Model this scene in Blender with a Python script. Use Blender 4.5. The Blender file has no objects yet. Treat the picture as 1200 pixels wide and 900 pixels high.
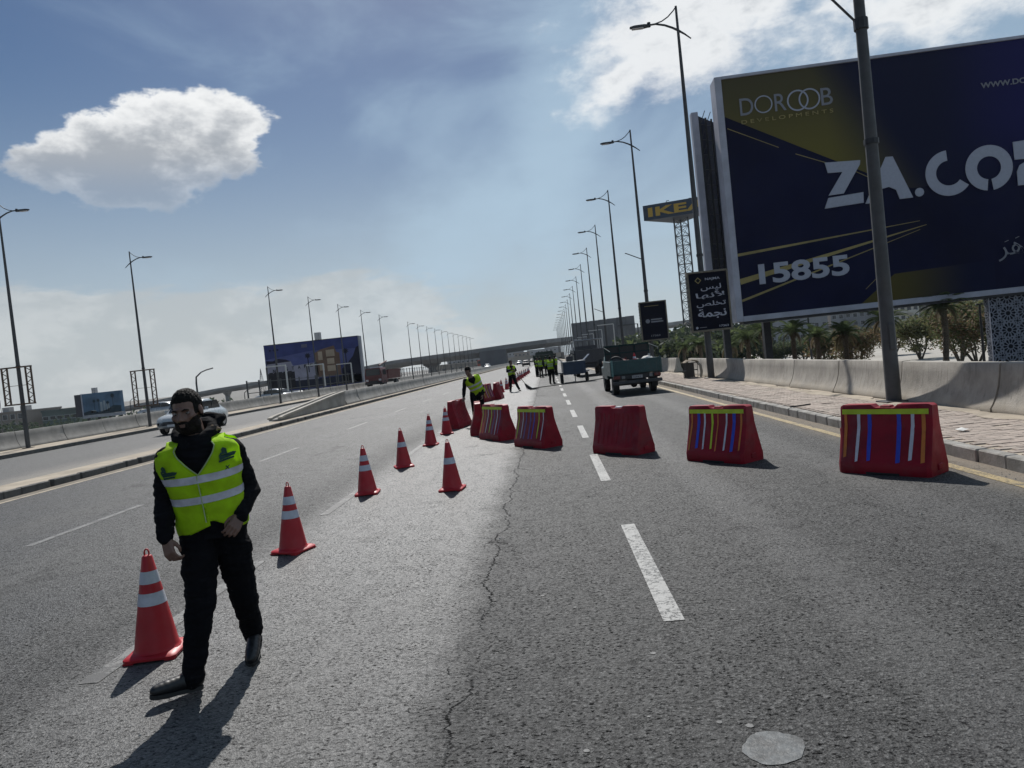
import bpy, bmesh, math, random
from mathutils import Vector, Matrix, noise as mn
R = math.radians; PI = math.pi
random.seed(7)
S = bpy.context.scene
COL = S.collection
EXPOSURE = 0.0; SUN_E = 4.9; SKY_S = 0.05; SKY_SAT = 1.25; HAZE = 0.0001
HAZEC = (9.9, 11.4, 12.5); WISPC = (9.0, 12.0, 14.6); BELTC = (10.0, 10.5, 10.6); BELT2 = (12.6, 12.9, 12.8); CL_HI = (18.5, 18.7, 18.7); CL_LO = (7.8, 8.4, 9.2)

# ------------------------------------------------------------------ camera
CAM_H, FPX = 1.70, 860.0
def cam_axes(yaw, pitch, roll):
    fw = Vector((math.sin(yaw)*math.cos(pitch), math.cos(yaw)*math.cos(pitch), math.sin(pitch)))
    r0 = Vector((math.cos(yaw), -math.sin(yaw), 0)); u0 = r0.cross(fw)
    return r0*math.cos(roll)-u0*math.sin(roll), u0*math.cos(roll)+r0*math.sin(roll), fw
AR, AU, AF = cam_axes(R(-2.869), R(-1.841), R(6.0))
cd = bpy.data.cameras.new('camera'); cam = bpy.data.objects.new('camera', cd); COL.objects.link(cam)
cd.sensor_width = 36; cd.lens = 36*FPX/1200; cd.clip_start = 0.05; cd.clip_end = 20000
cam.matrix_world = Matrix(((AR.x, AU.x, -AF.x, 0), (AR.y, AU.y, -AF.y, 0), (AR.z, AU.z, -AF.z, CAM_H), (0, 0, 0, 1)))
S.camera = cam
def at(x, y, Y):                     # point at road distance Y that a survey sight-line through the photo meets
    d = AF + AR*((x-600)/FPX) + AU*((450-y)/FPX); t = Y/d.y
    return Vector((d.x*t, Y, CAM_H+d.z*t))

# ------------------------------------------------------------------ view, sun
S.view_settings.view_transform = 'Standard'; S.view_settings.look = 'None'
S.view_settings.exposure = EXPOSURE; S.view_settings.gamma = 1
SUN_AZ, SUN_EL = R(-7), R(47)
sl = bpy.data.lights.new('sun', 'SUN'); sl.energy = SUN_E; sl.angle = R(0.53); sl.color = (1, .965, .915)
so = bpy.data.objects.new('sun', sl); COL.objects.link(so)
sdir = Vector((math.sin(SUN_AZ)*math.cos(SUN_EL), math.cos(SUN_AZ)*math.cos(SUN_EL), math.sin(SUN_EL)))
so.rotation_euler = sdir.to_track_quat('Z', 'Y').to_euler()

# ------------------------------------------------------------------ node helpers
class NT:
    def __init__(s, tree): s.t = tree; s.n = tree.nodes; s.l = tree.links
    def add(s, typ, **kw):
        n = s.n.new(typ)
        for k, v in kw.items(): setattr(n, k, v)
        return n
    def put(s, sock, v):
        if isinstance(v, bpy.types.NodeSocket): s.l.new(v, sock)
        elif v is not None: sock.default_value = v
    def m(s, op, a, b=None, c=None, clamp=False):
        n = s.add('ShaderNodeMath', operation=op, use_clamp=clamp)
        s.put(n.inputs[0], a); s.put(n.inputs[1], b); s.put(n.inputs[2], c)
        return n.outputs[0]
    def mr(s, v, a, b, c=0., d=1., t='SMOOTHSTEP'):
        n = s.add('ShaderNodeMapRange', interpolation_type=t, clamp=True) if t == 'LINEAR' else s.add('ShaderNodeMapRange', interpolation_type=t)
        for i, x in enumerate((v, a, b, c, d)): s.put(n.inputs[i], x)
        return n.outputs[0]
    def noise(s, vec, sc, det=4, rough=.55, dim='3D', dist=0):
        n = s.add('ShaderNodeTexNoise', noise_dimensions=dim)
        s.put(n.inputs['Vector'], vec); n.inputs['Scale'].default_value = sc
        n.inputs['Detail'].default_value = det; n.inputs['Roughness'].default_value = rough; n.inputs['Distortion'].default_value = dist
        return n.outputs[0]
    def vor(s, vec, sc, feat='F1', rnd=1):
        n = s.add('ShaderNodeTexVoronoi', feature=feat)
        s.put(n.inputs['Vector'], vec); n.inputs['Scale'].default_value = sc; n.inputs['Randomness'].default_value = rnd
        return n.outputs['Distance'], (n.outputs['Color'] if feat != 'DISTANCE_TO_EDGE' else None)
    def mix(s, f, a, b):
        n = s.add('ShaderNodeMix', data_type='RGBA')
        s.put(n.inputs[0], f)
        for k, v in ((6, a), (7, b)):
            if isinstance(v, (tuple, list)) and len(v) == 3: v = (*v, 1)
            s.put(n.inputs[k], v)
        return n.outputs[2]
    def sep(s, v):
        n = s.add('ShaderNodeSeparateXYZ'); s.l.new(v, n.inputs[0]); return n.outputs
    def comb(s, x, y, z):
        n = s.add('ShaderNodeCombineXYZ')
        for i, v in enumerate((x, y, z)): s.put(n.inputs[i], v)
        return n.outputs[0]
    def vm(s, op, a, b):
        n = s.add('ShaderNodeVectorMath', operation=op); s.put(n.inputs[0], a); s.put(n.inputs[1], b); return n.outputs[0]

# ------------------------------------------------------------------ world
W = bpy.data.worlds.new('World'); S.world = W; W.use_nodes = True
w = NT(W.node_tree); w.n.clear()
sky = w.add('ShaderNodeTexSky', sky_type='NISHITA'); sky.sun_disc = False
sky.sun_elevation = SUN_EL; sky.sun_rotation = SUN_AZ; sky.altitude = 50; sky.air_density = 1.0; sky.dust_density = .7; sky.ozone_density = 3.0
gen = w.add('ShaderNodeTexCoord').outputs['Generated']
dx, dy, dz = w.sep(gen)
az = w.m('ARCTAN2', dx, dy)
hl = w.m('SQRT', w.m('ADD', w.m('MULTIPLY', dx, dx), w.m('MULTIPLY', dy, dy)))
el = w.m('ARCTAN2', dz, hl)
cv = w.comb(az, w.m('MULTIPLY', el, 1.7), 0)
n1 = w.noise(cv, 5.5, 9, .60, dist=.15); n2 = w.noise(cv, 2.2, 5, .55); n3 = w.noise(w.vm('ADD', cv, (5.3, 2.1, 0)), 17, 8, .62, dist=.1)
def ell(ca, ce, ra, re, tilt=0):            # soft elliptical cloud body, angles in radians
    a = w.m('SUBTRACT', az, ca); e = w.m('SUBTRACT', w.m('SUBTRACT', el, ce), w.m('MULTIPLY', a, tilt))
    q = w.m('ADD', w.m('POWER', w.m('ABSOLUTE', w.m('DIVIDE', a, ra)), 2.), w.m('POWER', w.m('ABSOLUTE', w.m('DIVIDE', e, re)), 2.))
    return w.m('SUBTRACT', 1., w.m('SQRT', q))
def mx(*a):
    r = a[0]
    for b in a[1:]: r = w.m('MAXIMUM', r, b)
    return r
def cloud(body, amp, lo, hi):
    nn = w.m('ADD', w.m('MULTIPLY', w.m('SUBTRACT', n1, .5), amp), w.m('MULTIPLY', w.m('SUBTRACT', n3, .5), amp*.85))
    v = w.m('ADD', body, nn)
    return w.mr(v, lo, hi), v
# the single cumulus on the left, the bank at the upper right, the low belt
cA, vA = cloud(mx(ell(-.478, .294, .142, .058, .08), ell(-.438, .326, .078, .044), ell(-.385, .310, .054, .052), ell(-.550, .280, .080, .046), ell(-.50, .258, .108, .034)), 1.35, .03, .24)
cB, vB = cloud(mx(ell(.20, .385, .15, .075, .12), ell(.31, .41, .15, .07), ell(.14, .345, .07, .045, .5), ell(.50, .352, .20, .06, -.05), ell(.62, .38, .25, .08), ell(.95, .36, .25, .09)), 1.7, -.12, .62)
belt = w.m('SUBTRACT', w.mr(el, .175, .085), w.mr(el, .0, -.02))
belt = w.m('MULTIPLY', belt, w.mr(w.m('ADD', w.m('MULTIPLY', w.m('ABSOLUTE', w.m('ADD', az, .55)), -.55), n2), -.05, .5))
cC = w.mr(w.m('ADD', w.m('MULTIPLY', belt, 1.0), w.m('MULTIPLY', w.m('SUBTRACT', w.noise(w.vm('MULTIPLY', cv, (1, 2.4, 1)), 6.5, 8, .62), .5), 2.0)), .32, .66)
# scattered clouds everywhere out of the frame
out = w.mr(w.m('ABSOLUTE', az), .9, 1.3)
cD = w.m('MULTIPLY', w.mr(w.m('ADD', n2, w.m('MULTIPLY', w.m('SUBTRACT', n1, .5), .5)), .52, .72), w.m('MULTIPLY', out, w.mr(el, .02, .2)))
wisp = w.m('MULTIPLY', w.mr(w.m('ADD', w.noise(w.vm('MULTIPLY', cv, (1.0, 1.4, 1)), 2.6, 7, .55, dist=.5), w.m('MULTIPLY', w.m('ADD', az, .15), .35)), .40, .72), .50)
plume = w.m('MULTIPLY', w.mr(w.m('ADD', mx(ell(-.10, .17, .22, .11, .45), ell(.05, .30, .13, .20, 1.2)), w.m('MULTIPLY', w.m('SUBTRACT', n1, .5), 1.6)), -.15, .85), .60)
skyc = w.add('ShaderNodeHueSaturation'); skyc.inputs['Saturation'].default_value = SKY_SAT; skyc.inputs['Value'].default_value = 1.0
w.l.new(sky.outputs[0], skyc.inputs['Color']); base = skyc.outputs[0]
# milky air toward the horizon
hz = w.mr(el, .46, -.02); hz = w.m('MULTIPLY', w.m('POWER', hz, 1.35), .86)
c = w.mix(hz, base, HAZEC)
c = w.mix(wisp, c, WISPC)
c = w.mix(plume, c, WISPC)
c = w.mix(w.m('MULTIPLY', cC, .62), c, w.mix(w.mr(w.m('ADD', n1, w.m('MULTIPLY', w.m('SUBTRACT', n3, .5), .6)), .42, .62), BELTC, BELT2))
lowA = w.mr(el, .365, .25, -.15, .45)
shA = w.mr(w.m('ADD', w.m('ADD', w.m('MULTIPLY', vA, .75), lowA), w.m('MULTIPLY', w.m('SUBTRACT', n3, .5), 1.1)), .0, .95)
c = w.mix(w.m('MULTIPLY', cA, w.mr(el, .235, .30, .35, .97)), c, w.mix(shA, CL_HI, CL_LO))
shB = w.mr(w.m('ADD', w.m('MULTIPLY', vB, .6), w.m('MULTIPLY', w.m('SUBTRACT', n3, .5), 1.2)), .40, 1.25)
c = w.mix(w.m('MULTIPLY', cB, .85), c, w.mix(shB, CL_HI, CL_LO))
c = w.mix(w.m('MULTIPLY', cD, .7), c, CL_LO)
bg = w.add('ShaderNodeBackground'); w.l.new(c, bg.inputs[0]); bg.inputs[1].default_value = SKY_S
wo = w.add('ShaderNodeOutputWorld'); w.l.new(bg.outputs[0], wo.inputs[0])

# ------------------------------------------------------------------ materials
MATS = {}
def mat(name, col, rough=.7, metal=0., var=.18, scale=6., bump=0., bscale=60., spec=.5, dirt=None, dirt_amt=.3, coat=0, det=5, streak=0):
    if name in MATS: return MATS[name]
    m = bpy.data.materials.new(name); m.use_nodes = True; MATS[name] = m
    t = NT(m.node_tree); b = t.n['Principled BSDF']
    oc = t.add('ShaderNodeTexCoord').outputs['Object']
    rnd = t.add('ShaderNodeObjectInfo').outputs['Random']
    vec = t.vm('ADD', oc, t.comb(t.m('MULTIPLY', rnd, 37.), t.m('MULTIPLY', rnd, 11.), 0))
    n = t.noise(vec, scale, det, .6)
    lo = tuple(max(0, x*(1-var)) for x in col); hi = tuple(min(1, x*(1+var)) for x in col)
    c = t.mix(t.mr(n, .3, .7), lo, hi)
    if dirt:
        c = t.mix(t.m('MULTIPLY', t.mr(t.noise(vec, scale*.45, 7, .7), .48, .68), dirt_amt), c, dirt)
    if streak:
        sv = t.vm('MULTIPLY', vec, (3., 3., .22)); sz = t.sep(oc)[2]
        c = t.mix(t.m('MULTIPLY', t.mr(t.noise(sv, 5, 6, .65), .50, .72), streak), c, tuple(q*.45 for q in col))
        c = t.mix(t.m('MULTIPLY', t.mr(t.m('ADD', sz, t.m('MULTIPLY', t.noise(vec, 3, 5), .3)), .42, .12), .55), c, tuple(min(1, q*f_) for q, f_ in zip(col, (1.25, 1.16, 1.02))))  # besides the streaks: warm light on the lower face, painted into the colour
    t.l.new(c, b.inputs['Base Color'])
    t.put(b.inputs['Roughness'], t.mr(t.noise(vec, scale*2.3, 3), .3, .7, max(.02, rough-.08), min(1, rough+.08)))
    b.inputs['Metallic'].default_value = metal; b.inputs['Specular IOR Level'].default_value = spec
    if coat: b.inputs['Coat Weight'].default_value = coat
    if bump:
        bn = t.add('ShaderNodeBump'); bn.inputs['Strength'].default_value = min(1, bump); bn.inputs['Distance'].default_value = .01
        t.l.new(t.noise(vec, bscale, 5, .65), bn.inputs['Height']); t.l.new(bn.outputs[0], b.inputs['Normal'])
    return m

def asphalt(name, main):
    m = bpy.data.materials.new(name); m.use_nodes = True; MATS[name] = m
    t = NT(m.node_tree); b = t.n['Principled BSDF']
    oc = t.add('ShaderNodeTexCoord').outputs['Object']; x, y, z = t.sep(oc)
    agg, aggc = t.vor(oc, 95); agg2, agg2c = t.vor(oc, 38)
    f = t.noise(oc, 160, 3, .7); g = t.noise(oc, 34, 6, .72); big = t.noise(t.vm('MULTIPLY', oc, (1, .35, 1)), .55, 6, .6)
    streak = t.noise(t.vm('MULTIPLY', oc, (2.2, .06, 1)), 1.3, 5, .6)
    tone = t.m('ADD', t.m('MULTIPLY', t.mr(f, .36, .64, 0, 1, 'LINEAR'), .45), t.m('MULTIPLY', t.mr(g, .36, .64, 0, 1, 'LINEAR'), .55))
    c = t.mix(tone, (.003, .003, .0033), (.041, .042, .043))
    spk = t.mr(t.sep(aggc)[0], .80, .92)
    c = t.mix(t.m('MULTIPLY', spk, .5), c, (.17, .17, .168))
    spk2 = t.m('MULTIPLY', t.mr(t.sep(agg2c)[1], .93, .97), t.mr(agg2, .011, .006)); c = t.mix(t.m('MULTIPLY', spk2, .8), c, (.45, .43, .40))
    c = t.mix(t.m('MULTIPLY', t.mr(big, .38, .68), .45), c, t.mix(.5, c, (.16, .158, .15)))
    c = t.mix(t.m('MULTIPLY', t.mr(streak, .5, .75), .35), c, (.055, .055, .056))
    specf = 1.
    rid = t.m('MULTIPLY', t.mr(t.m('ABSOLUTE', t.m('SUBTRACT', t.noise(t.vm('MULTIPLY', oc, (1, 1.5, 1)), 17, 6, .68), .5)), .016, .003), t.mr(t.noise(oc, 8, 3, .6), .46, .58, 0., .9))
    pit = t.m('MULTIPLY', t.mr(t.noise(t.vm('MULTIPLY', oc, (1, 1.5, 1)), 34, 6, .66), .48, .38), t.mr(t.noise(oc, 3.1, 5, .65), .30, .62, .35, 1.))
    pit = t.m('MAXIMUM', pit, rid)
    c = t.mix(t.m('MULTIPLY', pit, .95), c, (.002, .002, .0022))
    rough = t.m('ADD', t.mr(big, .3, .7, .59, .69), t.m('MULTIPLY', pit, .4))
    pale = t.m('MULTIPLY', t.mr(t.noise(oc, 7, 6, .7), .55, .75), .22); c = t.mix(pale, c, (.12, .12, .12))
    h = t.m('ADD', t.m('MULTIPLY', agg, .9), t.m('MULTIPLY', g, 1.6)); h = t.m('ADD', h, t.m('MULTIPLY', f, .5))
    if main:
        wob = t.m('MULTIPLY', t.m('SUBTRACT', t.noise(t.comb(0, y, 0), 1.1, 7, .68), .5), .55)
        seam = t.m('ADD', .62, wob)
        ds = t.m('ABSOLUTE', t.m('ADD', x, seam))
        gap = t.mr(t.noise(t.comb(3, y, 0), .8, 3), .34, .46)
        crack = t.m('MULTIPLY', t.mr(t.m('ADD', ds, t.m('MULTIPLY', t.m('SUBTRACT', g, .5), .03)), .0085, .001), gap)
        e1, _ = t.vor(t.vm('ADD', oc, t.vm('MULTIPLY', t.comb(t.noise(oc, 5, 4), t.noise(t.vm('ADD', oc, (7, 3, 1)), 5, 4), 0), (.35, .35, 0))), 3.2, 'DISTANCE_TO_EDGE')
        near = t.m('MULTIPLY', t.mr(ds, .40, .05), t.mr(t.noise(oc, 1.4, 3), .48, .60))
        al = t.m('MULTIPLY', t.mr(e1, .012, .002), t.m('MULTIPLY', near, .8))
        e2, _ = t.vor(t.vm('ADD', oc, t.vm('MULTIPLY', t.comb(t.noise(oc, 3, 6, .7), t.noise(t.vm('ADD', oc, (9, 4, 0)), 3, 6, .7), 0), (.9, .9, 0))), 1.6, 'DISTANCE_TO_EDGE')
        hair = t.m('MULTIPLY', t.mr(e2, .004, .001), t.mr(t.noise(oc, .9, 4, .7), .56, .66))
        ck = t.m('MAXIMUM', t.m('MAXIMUM', crack, al), t.m('MULTIPLY', hair, .7))
        # old lane left of the seam is worn paler and smoother
        left = t.mr(t.m('ADD', t.m('ADD', x, t.m('MULTIPLY', wob, .6)), t.m('MULTIPLY', t.m('SUBTRACT', t.noise(oc, 1.6, 6, .7), .5), .5)), -.55, -.98)
        left = t.m('MULTIPLY', left, t.mr(x, -3.5, -2.6))
        c = t.mix(t.m('MULTIPLY', left, .11), c, (.15, .149, .145))
        rough = t.m('SUBTRACT', rough, t.m('MULTIPLY', left, .14))
        specf = t.m('ADD', 1., t.m('MULTIPLY', left, .9)); farl = t.mr(x, -3.2, -4.4); rough = t.m('SUBTRACT', rough, t.m('MULTIPLY', farl, .09))
        c = t.mix(t.m('MULTIPLY', t.mr(ds, .25, .02), .25), c, (.03, .03, .03))
        # sand and dust gathered along the kerbs
        d1 = t.m('MAXIMUM', t.mr(t.m('ADD', x, t.m('MULTIPLY', t.m('SUBTRACT', t.noise(oc, 2.2, 6, .7), .5), .5)), 3.95, 4.7), t.mr(t.m('ADD', x, t.m('MULTIPLY', t.m('SUBTRACT', t.noise(oc, 2.2, 6, .7), .5), .4)), -10.5, -10.95))
        c = t.mix(t.m('MULTIPLY', d1, .75), c, t.mix(g, (.17, .145, .115), (.34, .29, .23)))
        rough = t.m('ADD', rough, t.m('MULTIPLY', d1, .3))
        specf = t.m('MULTIPLY', specf, t.m('SUBTRACT', 1., t.m('MULTIPLY', ck, .85))); c = t.mix(ck, c, (.001, .001, .001)); h = t.m('SUBTRACT', h, t.m('MULTIPLY', ck, 3.))
        oil = t.m('MULTIPLY', t.mr(t.noise(t.vm('MULTIPLY', oc, (1, .6, 1)), .8, 8, .72), .56, .68), .6); c = t.mix(oil, c, (.012, .012, .013)); rough = t.m('ADD', rough, t.m('MULTIPLY', oil, .12))
        trk = t.m('MULTIPLY', t.m('MAXIMUM', t.mr(t.m('ABSOLUTE', t.m('SUBTRACT', x, 1.75)), .38, .08), t.mr(t.m('ABSOLUTE', t.m('SUBTRACT', x, 3.35)), .38, .08)), .16); rough = t.m('SUBTRACT', rough, t.m('MULTIPLY', trk, .35)); c = t.mix(trk, c, (.10, .10, .10))
    else:
        d1 = t.mr(t.m('ADD', x, t.m('MULTIPLY', t.m('SUBTRACT', t.noise(oc, 1.2, 6, .7), .5), 1.6)), -15.2, -13.0)
        c = t.mix(t.m('MULTIPLY', d1, .8), c, t.mix(g, (.18, .155, .125), (.33, .29, .235)))
        c = t.mix(.45, c, (.16, .158, .152))
    t.l.new(c, b.inputs['Base Color']); t.put(b.inputs['Roughness'], rough); t.put(b.inputs['Specular IOR Level'], t.m('MULTIPLY', t.m('SUBTRACT', 1., pit), t.m('MULTIPLY', t.mr(tone, .2, .8, .20, .48), specf)))
    bn = t.add('ShaderNodeBump'); bn.inputs['Strength'].default_value = 1.; bn.inputs['Distance'].default_value = .0042
    t.l.new(h, bn.inputs['Height']); t.l.new(bn.outputs[0], b.inputs['Normal'])
    return m

def paint(name, col, wear):
    m = bpy.data.materials.new(name); m.use_nodes = True; MATS[name] = m
    t = NT(m.node_tree); b = t.n['Principled BSDF']; oc = t.vm('ADD', t.add('ShaderNodeTexCoord').outputs['Object'], t.comb(t.m('MULTIPLY', t.add('ShaderNodeObjectInfo').outputs['Random'], 31.), 0, 0))
    g = t.noise(oc, 30, 6, .7); c = t.mix(t.mr(g, .3, .7), tuple(x*.72 for x in col), col)
    rid = t.mr(t.m('ABSOLUTE', t.m('SUBTRACT', t.noise(t.vm('MULTIPLY', oc, (1, 1.4, 1)), 9, 7, .66), .5)), .020, .004)
    chips = t.m('MULTIPLY', t.mr(t.noise(oc, 36, 6, .7), .42, .32), .3+.5*wear); big = t.mr(t.noise(oc, 3.2, 6, .7), .62-.12*wear, .50-.14*wear)
    k = t.m('MAXIMUM', t.m('MULTIPLY', rid, t.mr(t.noise(oc, 4, 3), .34, .48)), t.m('MAXIMUM', chips, t.m('SUBTRACT', 1., big) if False else t.m('MULTIPLY', t.mr(t.noise(oc, 2.6, 7, .72), .70-.2*wear, .78-.2*wear), .9)))
    t.l.new(t.mix(t.m('MULTIPLY', k, .88), c, (.03, .03, .031)), b.inputs['Base Color']); b.inputs['Roughness'].default_value = .62
    bn = t.add('ShaderNodeBump'); bn.inputs['Strength'].default_value = .8; bn.inputs['Distance'].default_value = .003; t.l.new(t.m('SUBTRACT', g, k), bn.inputs['Height']); t.l.new(bn.outputs[0], b.inputs['Normal'])
    return m
def translucent(name, col, tr=.5, var=.1, scale=9, bump=.4):
    m = bpy.data.materials.new(name); m.use_nodes = True; MATS[name] = m
    t = NT(m.node_tree); b = t.n['Principled BSDF']; o = t.n['Material Output']
    oc = t.add('ShaderNodeTexCoord').outputs['Object']
    n = t.noise(oc, scale, 5)
    c = t.mix(t.mr(n, .3, .7), tuple(x*(1-var) for x in col), tuple(min(1, x*(1+var)) for x in col))
    t.l.new(c, b.inputs['Base Color']); b.inputs['Roughness'].default_value = .8
    bn = t.add('ShaderNodeBump'); bn.inputs['Strength'].default_value = bump; bn.inputs['Distance'].default_value = .02
    t.l.new(t.noise(oc, scale*1.2, 4, .5), bn.inputs['Height']); t.l.new(bn.outputs[0], b.inputs['Normal'])
    ts = t.add('ShaderNodeBsdfTranslucent'); t.l.new(c, ts.inputs[0])
    mxs = t.add('ShaderNodeMixShader'); mxs.inputs[0].default_value = tr
    t.l.new(b.outputs[0], mxs.inputs[1]); t.l.new(ts.outputs[0], mxs.inputs[2]); t.l.new(mxs.outputs[0], o.inputs[0])
    return m

CONC = mat('concrete', (.34, .315, .275), .85, var=.16, scale=2.2, bump=.6, bscale=40, dirt=(.18, .165, .14), dirt_amt=.55, streak=.6)
CONC2 = mat('grey_concrete', (.25, .24, .225), .85, var=.2, scale=1.1, bump=.5, bscale=30, dirt=(.12, .115, .11), dirt_amt=.6)
KERB = mat('kerb_concrete', (.27, .26, .24), .85, var=.22, scale=5, bump=.7, bscale=50, dirt=(.13, .12, .1), dirt_amt=.7)
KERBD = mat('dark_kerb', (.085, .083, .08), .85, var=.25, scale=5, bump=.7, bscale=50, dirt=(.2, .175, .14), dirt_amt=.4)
PAV = mat('paver', (.33, .275, .235), .9, var=.22, scale=4, bump=.6, bscale=60, dirt=(.36, .32, .27), dirt_amt=.7)
SAND = mat('sand', (.34, .29, .225), .95, var=.2, scale=1.5, bump=.7, bscale=25, dirt=(.22, .19, .15), dirt_amt=.5)
GROUND = mat('ground', (.15, .14, .125), .95, var=.2, scale=.05, bump=.3, bscale=2, dirt=(.08, .078, .07), dirt_amt=.5)
PLAZA = mat('plaza_paving', (.33, .31, .275), .85, var=.12, scale=.3, dirt=(.22, .205, .18), dirt_amt=.4)
ASPH = asphalt('asphalt', True); ASPH2 = asphalt('worn_asphalt', False)
WHITEP = paint('road_paint', (.32, .32, .31), .45)
FAINTP = paint('worn_road_paint', (.17, .17, .165), 1.)
YELP = paint('yellow_road_paint', (.40, .30, .14), .8)
STEEL = mat('galvanised_steel', (.055, .058, .062), .6, .2, var=.15, scale=7)
POLEG = mat('grey_painted_pole', (.060, .062, .066), .6, .2, var=.12, scale=4, dirt=(.08, .075, .07), dirt_amt=.5)
DSTEEL = mat('dark_steel', (.035, .036, .04), .55, .4, scale=5)
RUST = mat('rusty_steel', (.11, .075, .055), .8, .2, var=.3, scale=6, dirt=(.05, .035, .03), dirt_amt=.6)
REDPL = mat('red_plastic', (.24, .003, .014), .5, spec=.28, var=.22, scale=4, dirt=(.17, .045, .05), dirt_amt=.55, bump=.3, bscale=9, det=8)
CONER = mat('cone_red', (.40, .007, .014), .5, var=.1, scale=5, dirt=(.3, .03, .025), dirt_amt=.35)
REFL = mat('reflective_white', (.50, .51, .57), .45, var=.12, scale=14, dirt=(.3, .3, .32), dirt_amt=.4)
TY = mat('tape_yellow', (.50, .62, .02), .5, var=.1, scale=10); TW = mat('tape_white', (.62, .60, .66), .5, var=.1, scale=10)
TB = mat('tape_blue', (.02, .05, .48), .5, var=.1, scale=10); TO = mat('tape_orange', (.58, .17, .02), .5, var=.12, scale=10)
RUB = mat('rubber', (.016, .016, .017), .75, var=.2, scale=12); GLASSD = mat('dark_glass', (.02, .025, .03), .12, var=.1)
WHPAINT = mat('white_car_paint', (.42, .44, .45), .28, var=.04, scale=2, coat=.6)
TEAL = mat('teal_truck_paint', (.004, .045, .05), .42, var=.18, scale=3, dirt=(.04, .05, .05), dirt_amt=.4)
BLUEP = mat('blue_machine_paint', (.007, .024, .058), .45, var=.18, scale=3, dirt=(.03, .04, .05), dirt_amt=.4)
GREYP = mat('grey_truck_paint', (.05, .05, .06), .5, var=.15, scale=3, dirt=(.05, .05, .05), dirt_amt=.4)
REDT = mat('red_truck_paint', (.09, .013, .015), .45, var=.2, scale=3, dirt=(.12, .05, .04), dirt_amt=.4)
CHROME = mat('bare_metal', (.45, .45, .46), .35, .8, var=.1)
LAMPW = mat('lens_plastic', (.55, .55, .56), .3, var=.1); TAILR = mat('tail_lamp_red', (.10, .01, .01), .25, var=.1)
PRINTN = None

# ------------------------------------------------------------------ object helpers
def tag(o, label=None, cat=None, group=None, kind=None):
    if label: o['label'] = label
    if cat: o['category'] = cat
    if group: o['group'] = group
    if kind: o['kind'] = kind
    return o
def empty(name, label, cat, loc=(0, 0, 0), rz=0, group=None):
    o = bpy.data.objects.new(name, None); COL.objects.link(o); o.empty_display_size = .2
    o.location = loc; o.rotation_euler = (0, 0, rz); return tag(o, label, cat, group)
def link(name, me, parent=None, loc=None, rz=None):
    o = bpy.data.objects.new(name, me); COL.objects.link(o)
    if parent: o.parent = parent
    if loc is not None: o.location = loc
    if rz is not None: o.rotation_euler = (0, 0, rz)
    return o
KIDS = {}
def copy_tree(o, parent=None, top=True):
    global KIDS
    if top:
        KIDS = {}
        for q in bpy.data.objects:
            if q.parent: KIDS.setdefault(q.parent.name, []).append(q)
    c = o.copy(); COL.objects.link(c); c.parent = parent
    if not top: c.matrix_parent_inverse = o.matrix_parent_inverse.copy()
    for ch in KIDS.get(o.name, []): copy_tree(ch, c, False)
    return c

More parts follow.
